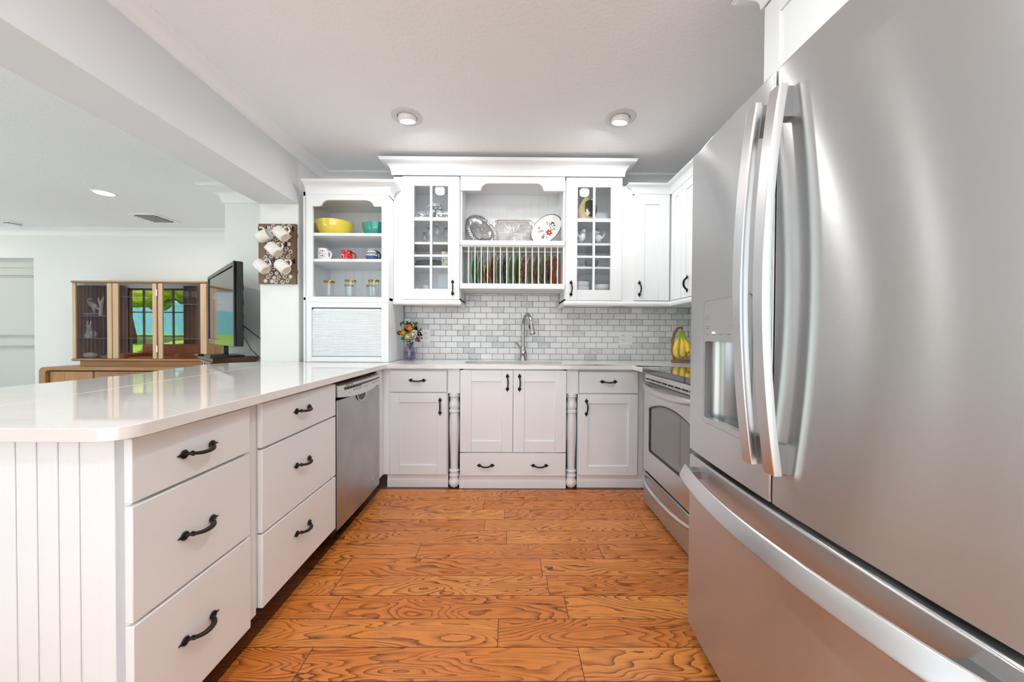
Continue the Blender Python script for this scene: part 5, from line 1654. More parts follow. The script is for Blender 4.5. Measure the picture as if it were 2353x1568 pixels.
# floral plate
M = leaning('', (0.302, 2.985, 2.022), -12, -48)
t = thing('floral_plate', 'oval white plate with red flowers and brown rim leaning on the plate rack shelf', 'plate', (0.302, 2.985, 2.022))
mb = MB().xf(M)
A_, B_ = 0.158, 0.102
prf = [(0, 0.010), (0.60, 0.009), (0.78, 0.005), (1.0, -0.003), (1.0, 0.001), (0.6, 0.014), (0, 0.015)]
mb.lathe([(r * A_, y) for r, y in prf], (0, 0, 0), 56, B_ / A_, 1.0, 'Y')
body = part('body', mb, PORC, t)
part('brown_rim', MB().xf(M).lathe([(A_ * 0.965, -0.0033), (A_ * 1.005, -0.0042), (A_ * 1.012, -0.001), (A_ * 1.0, 0.002)], (0, 0, 0), 56, B_ / A_, 1.0, 'Y', cap=False), P('brown_glaze_rim', (0.11, 0.02, 0.008), 0.2), t)
def yface(x, z):
    q = math.sqrt((x / A_) ** 2 + (z / B_) ** 2)
    for (r0, y0), (r1, y1) in zip(prf[:3], prf[1:4]):
        if r0 <= q <= r1:
            return y0 + (y1 - y0) * (q - r0) / (r1 - r0) - 0.0009
    return -0.004
def blob(mb, x, z, rx, rz, ang, n=12):
    ca, sa = math.cos(R(ang)), math.sin(R(ang))
    pts = []
    for k in range(n):
        a = 2 * PI * k / n
        u, v = rx * math.cos(a), rz * math.sin(a)
        px, pz = x + u * ca - v * sa, z + u * sa + v * ca
        pts.append((px, yface(px, pz), pz))
    c0 = (x, yface(x, z), z)
    return mb.add([c0] + pts, [(0, k + 1, (k + 1) % n + 1) for k in range(n)])
Mi = M.inverted()
def pix(dx, dz):       # offsets (m) across and up the face, undoing the plate's own roll
    v = Matrix.Rotation(R(48), 3, 'Y') @ Vector((dx, 0, dz))
    return v.x, v.z
red, orn, blk, grn = MB().xf(M), MB().xf(M), MB().xf(M), MB().xf(M)
fxx, fzz = pix(0.024, -0.026)
for k in range(6):
    a = 2 * PI * k / 6
    blob(red, fxx + 0.017 * math.cos(a), fzz + 0.017 * math.sin(a), 0.012, 0.009, math.degrees(a))
x, z = pix(0.057, 0.062)
blob(red, x, z, 0.015, 0.009, 90 - 48 + 60)
x, z = pix(-0.032, 0.016)
blob(red, x, z, 0.003, 0.003, 0)
for dx, dz in ((-0.034, -0.064), (0.004, 0.062), (0.066, 0.016), (-0.052, -0.025), (0.06, 0.018), (0.02, -0.02)):
    x, z = pix(dx, dz)
    blob(red, x, z, 0.0032, 0.0032, 0)
rr = random.Random(8)
for (cx_, cz_, nn, sp_) in ((-0.050, 0.0, 7, 0.020), (0.028, 0.060, 8, 0.022), (0.050, 0.022, 9, 0.024), (-0.018, -0.055, 9, 0.024)):
    for k in range(nn):
        dx, dz = cx_ + rr.uniform(-sp_, sp_), cz_ + rr.uniform(-sp_, sp_)
        x, z = pix(dx, dz)
        if (x / A_) ** 2 + (z / B_) ** 2 < 0.72:
            blob(blk if k % 3 else grn, x, z, 0.009, 0.0035, rr.uniform(0, 180))
x, z = pix(0.024, -0.026)
for k in range(5):
    blob(orn, x + 0.005 * math.cos(k * 1.26), z + 0.005 * math.sin(k * 1.26), 0.003, 0.002, k * 72)
part('red_flower', red, P('flower_red', (0.50, 0.03, 0.008), 0.2), body, smooth=False)
part('flower_centre', orn, CREAM, body, smooth=False)
part('dark_leaf', blk, MARKD, body, smooth=False)
part('green_leaf', grn, P('leaf_grey_green', (0.16, 0.24, 0.14), 0.3), body, smooth=False)

# ================================================================== MUG RACK ON THE PARTITION END
BY = 2.778
t = thing('mug_rack', 'weathered plank mug rack with white scroll ornament on the partition end', 'rack', (-1.808, 2.8, 1.52))
for k in range(5):
    x0 = -1.953 + 0.0582 * k
    part('plank', MB().box(x0, x0 + 0.0572, BY, 2.7985, 1.520 + (0.001 if k % 2 else 0), 1.985), RACKW, t, 0.001)
part('batten', MB().box(-1.9525, -1.660, 2.790, 2.7995, 1.60, 1.63).box(-1.9525, -1.660, 2.790, 2.7995, 1.88, 1.91), RACKW, t)
orn_ = MB()
rr = random.Random(21)
y = BY - 0.0008
def ribbon(mb, pts, w_):
    n = len(pts)
    vs, fs = [], []
    for i, (x, z) in enumerate(pts):
        a, b_ = pts[max(0, i - 1)], pts[min(n - 1, i + 1)]
        tx, tz = b_[0] - a[0], b_[1] - a[1]
        L = math.hypot(tx, tz) or 1
        ww = w_ * (0.45 + 0.55 * math.sin(PI * (i + 0.5) / n))
        vs += [(x - tz / L * ww, y, z + tx / L * ww), (x + tz / L * ww, y, z - tx / L * ww)]
    for i in range(n - 1):
        fs.append((2 * i, 2 * i + 1, 2 * i + 3, 2 * i + 2))
    mb.add(vs, fs)
for row in range(14):
    for c_ in range(5):
        cx_ = -1.895 + 0.041 * c_ + (0.02 if row % 2 else 0) + rr.uniform(-.006, .006)
        cz_ = 1.540 + 0.0322 * row + rr.uniform(-.006, .006)
        if cx_ > -1.705 or cx_ < -1.905:
            continue
        kind = rr.random()
        s_ = rr.choice((-1, 1))
        a0 = rr.uniform(0, 2 * PI)
        if kind < 0.6:
            ribbon(orn_, [(cx_ + s_ * 0.019 * (1 - i / 17) * math.cos(a0 + i * 0.55), cz_ + 0.019 * (1 - i / 17) * math.sin(a0 + i * 0.55)) for i in range(15)], 0.0030)
        else:
            for k in range(6):
                a = a0 + 2 * PI * k / 6
                ribbon(orn_, [(cx_ + r_ * math.cos(a), cz_ + r_ * math.sin(a)) for r_ in (0.005, 0.009, 0.0125, 0.0155)], 0.0042)
            ribbon(orn_, [(cx_ + 0.004 * math.cos(k), cz_ + 0.004 * math.sin(k)) for k in range(8)], 0.002)
part('scroll_ornament', orn_, P('chalk_white_paint', (0.78, 0.78, 0.77), 0.7), t, smooth=False)
m_m = [(0, 0.003), (0.026, 0.003), (0.027, 0.0), (0.031, 0.0), (0.036, 0.004), (0.042, 0.016), (0.0435, 0.04), (0.0425, 0.088), (0.041, 0.092), (0.0385, 0.089), (0.0395, 0.04), (0.036, 0.012), (0, 0.009)]
mugs = [((609, 546), (0.90, 0.02, 0.41), (-0.25, -0.1, 1.0), 'cream mug hung with its open mouth showing, top row of the rack'),
        ((650, 541), (-0.742, 0.137, 0.651), (0.59, 0.19, 0.68), 'cream mug hung bottom outward, top row nearest the hutch'),
        ((634, 577), (-0.742, 0.137, 0.651), (0.59, 0.19, 0.68), 'cream mug hung alone in the middle of the rack'),
        ((606, 616), (-0.742, 0.137, 0.651), (0.59, 0.19, 0.68), 'cream mug hung bottom outward, bottom row, television side of the rack'),
        ((653, 616), (-0.742, 0.137, 0.651), (0.59, 0.19, 0.68), 'cream mug hung bottom outward, bottom row nearest the hutch')]
for i, ((px, py), mdir, hdir, lab) in enumerate(mugs):
    yy = 2.706
    cpos = Vector(((px - 1171) / 816 * yy, yy, 1.121 + (771.5 - py) / 816 * yy))
    zc = Vector(mdir).normalized()
    xc = (Vector(hdir) - zc * zc.dot(Vector(hdir))).normalized()
    yc = zc.cross(xc)
    Mr = Matrix((xc, yc, zc)).transposed().to_4x4()
    base = cpos - zc * 0.046
    M = Matrix.Translation(base) @ Mr
    t2 = thing('hanging_mug', lab, 'mug', tuple(base), 'cream mugs on the wooden rack')
    part('cup', MB().xf(M).lathe(m_m, (0, 0, 0), 36), CREAM, t2, ang=50)
    part('foot', MB().xf(M).lathe([(0, 0.0025), (0.025, 0.0025), (0.0265, -0.0006), (0.0325, -0.0006), (0.0365, 0.0038)], (0, 0, 0), 32, cap=False), TANB, t2)
    part('ear', MB().xf(M).tube([(0.040 + 0.027 * math.sin(PI * k / 14) ** 0.8, 0, 0.046 + 0.027 * math.cos(PI * k / 14)) for k in range(15)], 0.0062, 10), CREAM, t2)
    hp_ = M @ Vector((0.063, 0, 0.046))
    hk = MB()
    hk.box(hp_.x - 0.005, hp_.x + 0.006, BY - 0.004, BY + 0.001, hp_.z - 0.004, hp_.z + 0.034)
    hk.tube([(hp_.x, BY - 0.003, hp_.z + 0.024), (hp_.x, BY - 0.020, hp_.z + 0.016), (hp_.x, hp_.y + 0.012, hp_.z - 0.006), (hp_.x, hp_.y, hp_.z - 0.010), (hp_.x, hp_.y - 0.010, hp_.z - 0.004), (hp_.x, hp_.y - 0.013, hp_.z + 0.008)], 0.0032, 8)
    part('hook', hk, BLACKM, t)

# ================================================================== FLOWERS IN THE LILAC JAR
vx, vy, vz = -0.838, 2.985, 0.9145
t = thing('jar_vase', 'lilac tinted glass jar with water holding the bouquet on the worktop', 'vase', (vx, vy, vz))
jp = [(0, 0.002), (0.044, 0.002), (0.050, 0.008), (0.0515, 0.02), (0.0515, 0.085), (0.049, 0.100), (0.040, 0.112), (0.0345, 0.117), (0.0345, 0.128), (0.037, 0.130), (0.0345, 0.133), (0.037, 0.136), (0.0345, 0.139), (0.0355, 0.143), (0.033, 0.143), (0.032, 0.117), (0.046, 0.098), (0.048, 0.085), (0.048, 0.02), (0.044, 0.009), (0, 0.007)]
part('body', MB().lathe(jp, (vx, vy, vz), 32), JARG, t, ang=50)
wm, wnt, wb = mat('lilac_water')
wnt.nodes.remove(wb)
_t = wnt.nodes.new('ShaderNodeBsdfTransparent')
_t.inputs['Color'].default_value = (0.80, 0.76, 0.88, 1)
wnt.links.new(_t.outputs[0], wnt.nodes['Material Output'].inputs['Surface'])
part('water', MB().lathe([(0, 0.008), (0.0435, 0.010), (0.0475, 0.02), (0.0475, 0.074), (0, 0.074)], (vx, vy, vz), 28), wm, t)
part('raised_mark', MB().tube([(vx - 0.02 + 0.04 * i / 8, vy - math.sqrt(0.0520 ** 2 - (-0.02 + 0.04 * i / 8) ** 2), vz + 0.070 + 0.006 * math.sin(i * 1.6)) for i in range(9)], 0.0014, 6), JARG, t)
def fpos(px, py, y):
    return Vector(((px - 1171) / 816 * y, y, 1.121 + (771.5 - py) / 816 * y))
def petal(mb, c, ax, side, r, open_, wid, twist=0.25):
    """cupped petal patch round axis ax, its middle in direction side"""
    bi = ax.cross(side)
    vs, fs = [], []
    for i in range(5):
        v = i / 4
        for j in range(5):
            u = (j / 4 - 0.5) * wid * (0.45 + 0.55 * math.sin(PI * min(1, v * 0.9 + 0.1)))
            ph = -1.0 + v * (1.0 + open_)
            rad = r * math.cos(ph) * (1.0 + 0.12 * open_ * v)
            d = (side * math.cos(u) + bi * math.sin(u))
            p = c + d * rad + ax * (r * math.sin(ph) + r * 0.15 * v) + d * (0.10 * r * v * v)
            vs.append(tuple(p))
    for i in range(4):
        for j in range(4):
            fs.append((i * 5 + j, i * 5 + j + 1, (i + 1) * 5 + j + 1, (i + 1) * 5 + j))
    mb.add(vs, fs)
def bloom_mb(c, ax, r, n=15):
    mb = MB()
    ax = ax.normalized()
    s0 = ax.orthogonal().normalized()
    mb.sphere(tuple(c), r * 0.36, 10, 8)
    for k in range(n):
        q = k / (n - 1)
        sd_ = Matrix.Rotation(k * 2.4, 3, ax) @ s0
        petal(mb, c - ax * r * 0.05, ax, sd_, r * (0.42 + 0.58 * q), 0.75 - 0.55 * q, 2.0 - 0.5 * q)
    return mb
def flower(name, px, py, y, r, m, ax, label, group=None, n=15):
    c = fpos(px, py, y)
    f = thing(name, label, 'flower', tuple(c), group)
    part('bloom', bloom_mb(c, Vector(ax), r, n), m, f, ang=80)
    part('stem', MB().tube([tuple(c - Vector(ax).normalized() * r * 0.5), (vx + (c.x - vx) * 0.35, vy + (c.y - vy) * 0.35, vz + 0.145), (vx + (c.x - vx) * 0.1, vy, vz + 0.11), (vx - (c.x - vx) * 0.3, vy, vz + 0.012)], 0.0026, 8), STEMG, f)
flower('orange_rose', 942, 753, 2.97, 0.036, ORNG, (0.1, -0.55, 0.9), 'orange rose at the top of the bouquet', 'orange roses')
flower('orange_rose', 926, 764, 2.955, 0.026, ORNG, (-0.55, -0.75, 0.35), 'smaller orange rose at the hutch side of the bouquet', 'orange roses')
flower('cream_rose', 949, 768, 2.925, 0.026, CRMP, (0.2, -0.9, 0.3), 'cream rose in the middle of the bouquet under the orange one', 'cream roses')
flower('cream_rose', 938, 773.5, 2.92, 0.025, CRMP, (-0.15, -0.9, 0.25), 'cream rose lowest at the front of the bouquet', 'cream roses')
flower('magenta_tulip', 960, 780, 2.935, 0.021, MAGP, (0.6, -0.6, 0.2), 'magenta tulip drooping at the outlet side of the jar', None, 8)
flower('burgundy_carnation', 935, 757.5, 2.945, 0.018, BURG, (-0.3, -0.8, 0.5), 'dark burgundy bloom between the orange roses', 'burgundy blooms', 12)
flower('burgundy_carnation', 956, 755, 2.965, 0.017, DARKL, (0.5, -0.6, 0.6), 'nearly black bloom at the upper outlet side of the bouquet', 'burgundy blooms', 12)
flower('burgundy_carnation', 964, 767, 2.955, 0.020, DARKL, (0.8, -0.5, 0.2), 'nearly black bloom beside the outlet', 'burgundy blooms', 12)
def leaf(mb, c, d, up, L, wd):
    d = d.normalized()
    s_ = d.cross(up).normalized()
    n_ = s_.cross(d)
    vs, fs = [], []
    for i in range(7):
        q = i / 6
        wq = wd * math.sin(PI * min(1, q * 0.95 + 0.03)) ** 0.8
        p = c + d * L * q + n_ * (0.12 * L * math.sin(PI * q))
        vs += [tuple(p - s_ * wq + n_ * wq * 0.25), tuple(p), tuple(p + s_ * wq + n_ * wq * 0.25)]
    for i in range(6):
        for k in (0, 1):
            fs.append((i * 3 + k, i * 3 + k + 1, (i + 1) * 3 + k + 1, (i + 1) * 3 + k))
    mb.add(vs, fs)
def sprig(px, py, y, m, label, n, L, seed, spread=0.018):
    rr = random.Random(seed)
    c = fpos(px, py, y)
    f = thing('leaf_sprig', label, 'foliage', tuple(c), 'green sprigs in the bouquet')
    mb = MB()
    for k in range(n if n < 4 else int(n * 1.7)):
        p = c + Vector((rr.uniform(-1, 1), rr.uniform(-.6, .6), rr.uniform(-1, 1))) * spread
        d = Vector((rr.uniform(-1, 1) + (p.x - vx) * 9, rr.uniform(-.9, .1), rr.uniform(-.2, .9)))
        leaf(mb, p, d, Vector((rr.uniform(-.4, .4), -1, rr.uniform(-.2, .6))), L * rr.uniform(.7, 1.2), L * 0.36)
    part('leaf', mb, m, f, ang=80)
    part('stem', MB().tube([tuple(c), tuple((c + Vector((vx, vy, vz + 0.16))) / 2 + Vector((0, 0.01, 0))), (vx + (c.x - vx) * 0.1, vy + 0.01, vz + 0.13), (vx - (c.x - vx) * 0.2, vy + 0.008, vz + 0.014)], 0.0018, 6), STEMG, f)
sprig(931, 743, 3.0, GREENL, 'green leaves rising highest above the bouquet, hutch side', 3, 0.024, 1, 0.012)
sprig(937, 741, 3.0, GREENL, 'single broad green leaf pair at the very top of the bouquet', 2, 0.026, 2, 0.008)
sprig(954, 746, 3.0, GREENL, 'green leaf spray at the top on the outlet side', 5, 0.024, 3, 0.016)
sprig(963, 758, 2.99, GREENL, 'small yellow green sprig beside the outlet', 4, 0.018, 4, 0.012)
sprig(922, 750, 2.99, STEMG, 'thin pointed green blade sticking out by the hutch', 1, 0.035, 5, 0.003)
sprig(920, 767, 2.975, DARKL, 'dark purple leaves at the hutch edge of the bouquet', 6, 0.022, 6, 0.016)
sprig(942, 748, 3.0, DARKL, 'dark leaves behind the top orange rose', 6, 0.022, 7, 0.018)
sprig(931, 777, 2.95, GREENL, 'green leaves hanging low over the jar, hutch side', 8, 0.024, 8, 0.018)
sprig(943, 784, 2.945, GREENL, 'green leaves over the jar mouth', 10, 0.020, 9, 0.020)
sprig(938, 763, 2.95, GREENL, 'green leaves between orange and cream roses', 7, 0.018, 10, 0.014)
sprig(962, 773, 2.96, DARKL, 'dark leaves around the magenta tulip', 6, 0.020, 11, 0.016)
f = thing('baby_breath', 'white baby breath dots around the cream roses', 'flower', (vx, vy - 0.05, 1.12))
mb = MB()
rr = random.Random(5)
for (px, py, n) in ((955, 763, 12), (949, 780, 12), (960, 770, 8), (940, 785, 5)):
    for k in range(n):
        c = fpos(px + rr.uniform(-5, 5), py + rr.uniform(-5, 5), 2.925 + rr.uniform(-.012, .012))
        mb.sphere(tuple(c), rr.uniform(0.0022, 0.0040), 7, 5)
part('blossom', mb, PORC, f)
part('stem', MB().tube([(vx + 0.03, vy - 0.05, 1.11), (vx + 0.01, vy - 0.01, 1.06), (vx, vy, vz + 0.02)], 0.0015, 6), STEMG, f)

# ================================================================== BANANAS
bx, by, bz_ = 1.420, 2.945, 0.9145
t = thing('banana_stand', 'carved wooden banana stand with curved hook on the corner worktop', 'fruit stand', (bx, by, bz_))
part('base', MB().lathe([(0, 0), (0.066, 0), (0.072, 0.006), (0.070, 0.015), (0.062, 0.019), (0, 0.020)], (bx, by, bz_), 36, 1.0, 0.85), WOODB, t)
part('arm', MB().tube([(bx - 0.030, by + 0.032, bz_ + 0.012), (bx - 0.048, by + 0.036, bz_ + 0.10), (bx - 0.048, by + 0.034, bz_ + 0.18), (bx - 0.036, by + 0.028, bz_ + 0.245), (bx - 0.012, by + 0.016, bz_ + 0.284), (bx + 0.010, by + 0.002, bz_ + 0.288), (bx + 0.014, by - 0.004, bz_ + 0.270)], [0.013, 0.013, 0.013, 0.0135, 0.0135, 0.012, 0.009], 12, True, 0.75), WOODB, t, ang=60)
part('hook', MB().tube([(bx + 0.012, by - 0.002, bz_ + 0.275), (bx + 0.011, by - 0.003, bz_ + 0.256), (bx + 0.006, by - 0.006, bz_ + 0.248), (bx + 0.0, by - 0.008, bz_ + 0.252)], 0.0022, 8), CHROME, t)
t = thing('banana_bunch', 'bunch of yellow bananas with green stems hanging on the wooden stand', 'bananas', (bx, by, bz_))
cr = Vector((bx + 0.002, by - 0.018, bz_ + 0.240))
part('crown', MB().tube([cr + Vector((-0.026, 0.0, -0.010)), cr + Vector((0, 0, 0.004)), cr + Vector((0.024, 0, 0.006))], [0.008, 0.012, 0.008], 10), BANM, t)
def banana(pts, tip_n, sticker=None):
    pts = [Vector((bx + a, by + b_, bz_ + c)) for a, b_, c in pts]
    # resample smoothly
    fine = []
    for i in range(len(pts) - 1):
        p0, p1, p2, p3 = pts[max(0, i - 1)], pts[i], pts[i + 1], pts[min(len(pts) - 1, i + 2)]
        for k in range(5):
            q = k / 5
            fine.append(0.5 * ((2 * p1) + (p2 - p0) * q + (2 * p0 - 5 * p1 + 4 * p2 - p3) * q * q + (3 * p1 - p0 - 3 * p2 + p3) * q ** 3))
    fine.append(pts[-1])
    n = len(fine)
    rad = []
    for i in range(n):
        q = i / (n - 1)
        r = 0.0075 + (0.0215 - 0.0075) * min(1, max(0, (q - 0.16) / 0.30)) ** 0.8
        if q > 0.80:
            r *= 1 - 0.78 * ((q - 0.80) / 0.20) ** 1.5
        rad.append(r)
    b = part('banana', MB().tube(fine, rad, 12, True), BANM, t, ang=60)
    d = (fine[-1] - fine[-2]).normalized()
    part('tip', MB().tube([fine[-1] - d * 0.002, fine[-1] + d * 0.004], [0.0055, 0.0042], 8), MARKD, b)
    if sticker:
        c = Vector((bx + sticker[0], by + sticker[1], bz_ + sticker[2]))
        part('sticker', MB().sphere(tuple(c), (0.0085, 0.0012, 0.0075), 14, 6), PORC, b)
        part('sticker_mark', MB().sphere((c.x, c.y - 0.0010, c.z + 0.001), (0.0055, 0.0008, 0.0035), 10, 6), STICKB, b)
banana([(-0.020, -0.018, 0.236), (-0.026, -0.026, 0.200), (-0.044, -0.036, 0.160), (-0.056, -0.040, 0.110), (-0.050, -0.038, 0.066), (-0.026, -0.032, 0.040)], None, (-0.056, -0.0615, 0.090))
banana([(-0.004, -0.022, 0.236), (-0.006, -0.036, 0.200), (-0.006, -0.054, 0.158), (-0.010, -0.062, 0.112), (-0.006, -0.058, 0.070), (0.004, -0.052, 0.048)], None, (-0.012, -0.0845, 0.122))
banana([(0.016, -0.022, 0.238), (0.020, -0.030, 0.204), (0.036, -0.044, 0.160), (0.052, -0.050, 0.112), (0.046, -0.050, 0.074), (0.028, -0.054, 0.056)], None, (0.050, -0.0725, 0.104))
banana([(0.006, -0.014, 0.238), (0.012, -0.014, 0.200), (0.026, -0.010, 0.150), (0.036, -0.006, 0.100), (0.030, -0.006, 0.060), (0.016, -0.010, 0.040)], None, None)
banana([(0.004, -0.026, 0.236), (0.012, -0.046, 0.200), (0.020, -0.068, 0.160), (0.022, -0.082, 0.124), (0.022, -0.090, 0.098), (0.024, -0.096, 0.086)], None, None)

# ================================================================== LIVING ROOM FURNITURE
# buffet
t = thing('buffet', 'long teak buffet with rounded corners against the living room wall', 'sideboard', (-4.6, 4.58, 0))
fb = MB()
outer = [(-5.69, 0.06), (-5.69, 0.66)] + arc(-5.63, 0.66, 0.06, 180, 90, 6) + arc(-3.60, 0.66, 0.06, 90, 0, 6) + [(-3.54, 0.06)]
inner = [(-5.615, 0.10), (-5.615, 0.63)] + arc(-5.57, 0.635, 0.045, 180, 90, 6) + arc(-3.66, 0.635, 0.045, 90, 0, 6) + [(-3.615, 0.10)]
slab(fb, outer, [inner], 4.325, 4.84, 'XZ')
part('case', fb, CHERRYX, t, 0.006)
part('back_panel', MB().box(-5.62, -3.61, 4.40, 4.835, 0.10, 0.68), DARK, t)
part('door', MB().box(-5.595, -5.075, 4.352, 4.398, 0.11, 0.668), CHERRY, t, 0.01)
for k in range(3):
    z1 = 0.668 - 0.185 * k
    dd = part('drawer', MB().box(-5.055, -4.285, 4.352, 4.398, z1 - 0.178, z1), CHERRYX, t, 0.006)
    part('finger_pull', MB().box(-4.99, -4.35, 4.342, 4.353, z1 - 0.045, z1 - 0.022), CHERRYD, dd, 0.005)
part('door', MB().box(-4.265, -3.635, 4.352, 4.398, 0.11, 0.668), CHERRY, t, 0.01)
part('plinth', MB().box(-5.60, -3.63, 4.40, 4.82, 0, 0.06), CHERRYD, t)
# display cabinet
t = thing('display_cabinet', 'teak display cabinet with three smoked glass doors on the buffet', 'cabinet', (-4.62, 4.64, 0.72))
cx0, cx1, cy0, cy1, cz0, cz1 = -5.452, -3.785, 4.462, 4.838, 0.785, 1.785
part('plinth', MB().box(cx0 + 0.06, cx1 - 0.03, cy0 + 0.03, cy1, 0.7205, cz0), CHERRYX, t)
def soft_board(z0, z1):
    return MB().prism([(cy0 - 0.012, (z0 + z1) / 2)] + [(cy0 - 0.006, z0 + 0.004), (cy0 + 0.01, z0), (cy1, z0), (cy1, z1), (cy0 + 0.01, z1), (cy0 - 0.006, z1 - 0.004)], cx0 - 0.004, cx1 + 0.004, 'YZ')
part('bottom', soft_board(cz0, cz0 + 0.030), CHERRYX, t, 0.004)
part('top', soft_board(cz1 - 0.026, cz1 + 0.002), CHERRYX, t, 0.004)
part('side', MB().box(cx0, cx0 + 0.022, cy0 + 0.006, cy1, cz0 + 0.030, cz1 - 0.026), CHERRY, t)
part('side', MB().box(cx1 - 0.022, cx1, cy0 + 0.006, cy1, cz0 + 0.030, cz1 - 0.026), CHERRY, t)
part('back_panel', MB().box(cx0 + 0.02, cx1 - 0.02, cy1 - 0.012, cy1 - 0.004, cz0 + 0.030, cz1 - 0.026), CHERRYD, t)
part('partition', MB().box(-4.966, -4.944, cy0 + 0.03, cy1 - 0.012, cz0 + 0.030, cz1 - 0.026).box(-4.404, -4.386, cy0 + 0.03, cy1 - 0.012, cz0 + 0.030, cz1 - 0.026), CHERRYD, t)
DZ0, DZ1 = cz0 + 0.032, cz1 - 0.028
for (a, g0, g1, b_) in ((cx0 + 0.004, -5.408, -5.018, -4.962), (-4.948, -4.882, -4.456, -4.408), (-4.386, -4.332, -3.862, cx1 - 0.004)):
    d = part('door', MB().box(a, g0, cy0, cy0 + 0.022, DZ0, DZ1).box(g1, b_, cy0, cy0 + 0.022, DZ0, DZ1), CHERRYL, t, 0.002)
    part('glass', MB().box(g0 - 0.002, g1 + 0.002, cy0 + 0.008, cy0 + 0.012, DZ0, DZ1), SMOKE, d)
part('hinge', MB().tube([(-4.397, cy0 - 0.003, 1.60), (-4.397, cy0 - 0.003, 1.68)], 0.006, 8).tube([(-4.397, cy0 - 0.003, 0.90), (-4.397, cy0 - 0.003, 0.98)], 0.006, 8), CHROME, t)
for x0, x1, zz in ((cx0 + 0.024, -4.968, (1.345, 1.065)), (-4.942, -4.406, (1.585, 1.065)), (-4.384, cx1 - 0.024, (1.50, 1.065))):
    for z in zz:
        part('glass_shelf', MB().box(x0, x1, cy0 + 0.04, cy1 - 0.013, z, z + 0.007), P('pale_shelf_glass', (0.35, 0.37, 0.37), 0.1) if 'pale_shelf_glass' not in MATS else MATS['pale_shelf_glass'], t)
# ornaments in the display cabinet
oy = 4.54
t = thing('heron_sculpture', 'grey metal bird sculpture on a rock, upper glass shelf of the display cabinet', 'sculpture', (-5.14, oy, 1.352))
part('rock', MB().sphere((-5.14, oy, 1.375), (0.10, 0.05, 0.022), 14, 8), BRONZE, t)
part('bird', MB().tube([(-5.10, oy, 1.37), (-5.115, oy, 1.42), (-5.09, oy, 1.46), (-5.13, oy, 1.50), (-5.17, oy, 1.53), (-5.185, oy, 1.555), (-5.17, oy, 1.572), (-5.14, oy, 1.565)], [0.012, 0.018, 0.040, 0.042, 0.026, 0.016, 0.018, 0.004], 12).tube([(-5.10, oy, 1.47), (-5.06, oy, 1.44), (-5.03, oy, 1.42)], [0.03, 0.018, 0.004], 8), BRONZE, t, ang=70)
o = part('antler_ornament', MB().tube([(-5.035, oy, 1.353), (-5.03, oy, 1.45), (-5.015, oy, 1.54), (-4.99, oy, 1.60)], [0.02, 0.016, 0.013, 0.004], 8).tube([(-5.03, oy, 1.47), (-5.06, oy, 1.56), (-5.055, oy, 1.59)], [0.012, 0.009, 0.003], 8), STONE, None, origin=(-5.02, oy, 1.352))
tag(o, 'pale branching ornament beside the bird sculpture', 'ornament')
t = thing('cat_sculpture', 'grey sitting cat sculpture on the lower glass shelf of the display cabinet', 'sculpture', (-5.16, oy, 1.072))
part('body', MB().tube([(-5.155, oy, 1.073), (-5.155, oy, 1.10), (-5.16, oy, 1.14), (-5.168, oy, 1.18), (-5.176, oy, 1.205), (-5.178, oy, 1.235), (-5.178, oy, 1.25)], [0.055, 0.062, 0.050, 0.036, 0.026, 0.032, 0.012], 14), BRONZE, t, ang=70)
part('ear', MB().lathe([(0.014, 0), (0.009, 0.03), (0, 0.062)], (-5.198, oy, 1.24), 8).lathe([(0.014, 0), (0.009, 0.03), (0, 0.062)], (-5.158, oy, 1.24), 8), BRONZE, t)
part('tail', MB().tube([(-5.11, oy, 1.085), (-5.09, oy, 1.12), (-5.10, oy, 1.16)], [0.016, 0.014, 0.005], 8), BRONZE, t)
o = part('white_stone', MB().sphere((-5.17, 4.545, 0.853), (0.088, 0.05, 0.037), 20, 12), STONE, None, origin=(-5.17, 4.60, 0.816))
tag(o, 'smooth white oval stone on the floor of the display cabinet', 'stone')
rr = random.Random(4)
mb = MB()
for k in range(9):
    mb.tube([(-5.05, 4.60, 0.817), (-5.05 + rr.uniform(-.05, .05), 4.60 + rr.uniform(-.03, .03), 0.835 + rr.uniform(0, .03))], [0.008, 0.004], 6)
mb.sphere((-5.05, 4.60, 0.826), (0.03, 0.02, 0.011), 10, 6)
o = part('coral_piece', mb, STONE, None, origin=(-5.05, 4.60, 0.816))
tag(o, 'small knobbly coral beside the white stone', 'coral')
for k, (x, lab) in enumerate(((-4.02, 'clear crystal glass on the upper shelf at the television end of the display cabinet'), (-3.92, 'clear crystal glass in the corner of the display cabinet beside the television'))):
    o = part('crystal_glass', MB().lathe([(0, 0), (0.03, 0), (0.012, 0.015), (0.010, 0.05), (0.04, 0.08), (0.045, 0.16), (0.042, 0.16), (0.036, 0.085), (0, 0.07)], (x, oy, 1.5075), 16), TUMB, None, origin=(x, oy, 1.5075))
    tag(o, lab, 'glass', 'crystal in the display cabinet')

for o in list(C.objects):
    if o.name in ('heron_sculpture', 'antler_ornament', 'cat_sculpture', 'white_stone', 'coral_piece'):
        o.location.x -= 0.15
    if o.name.startswith('crystal_glass'):
        o.location.x -= 0.06

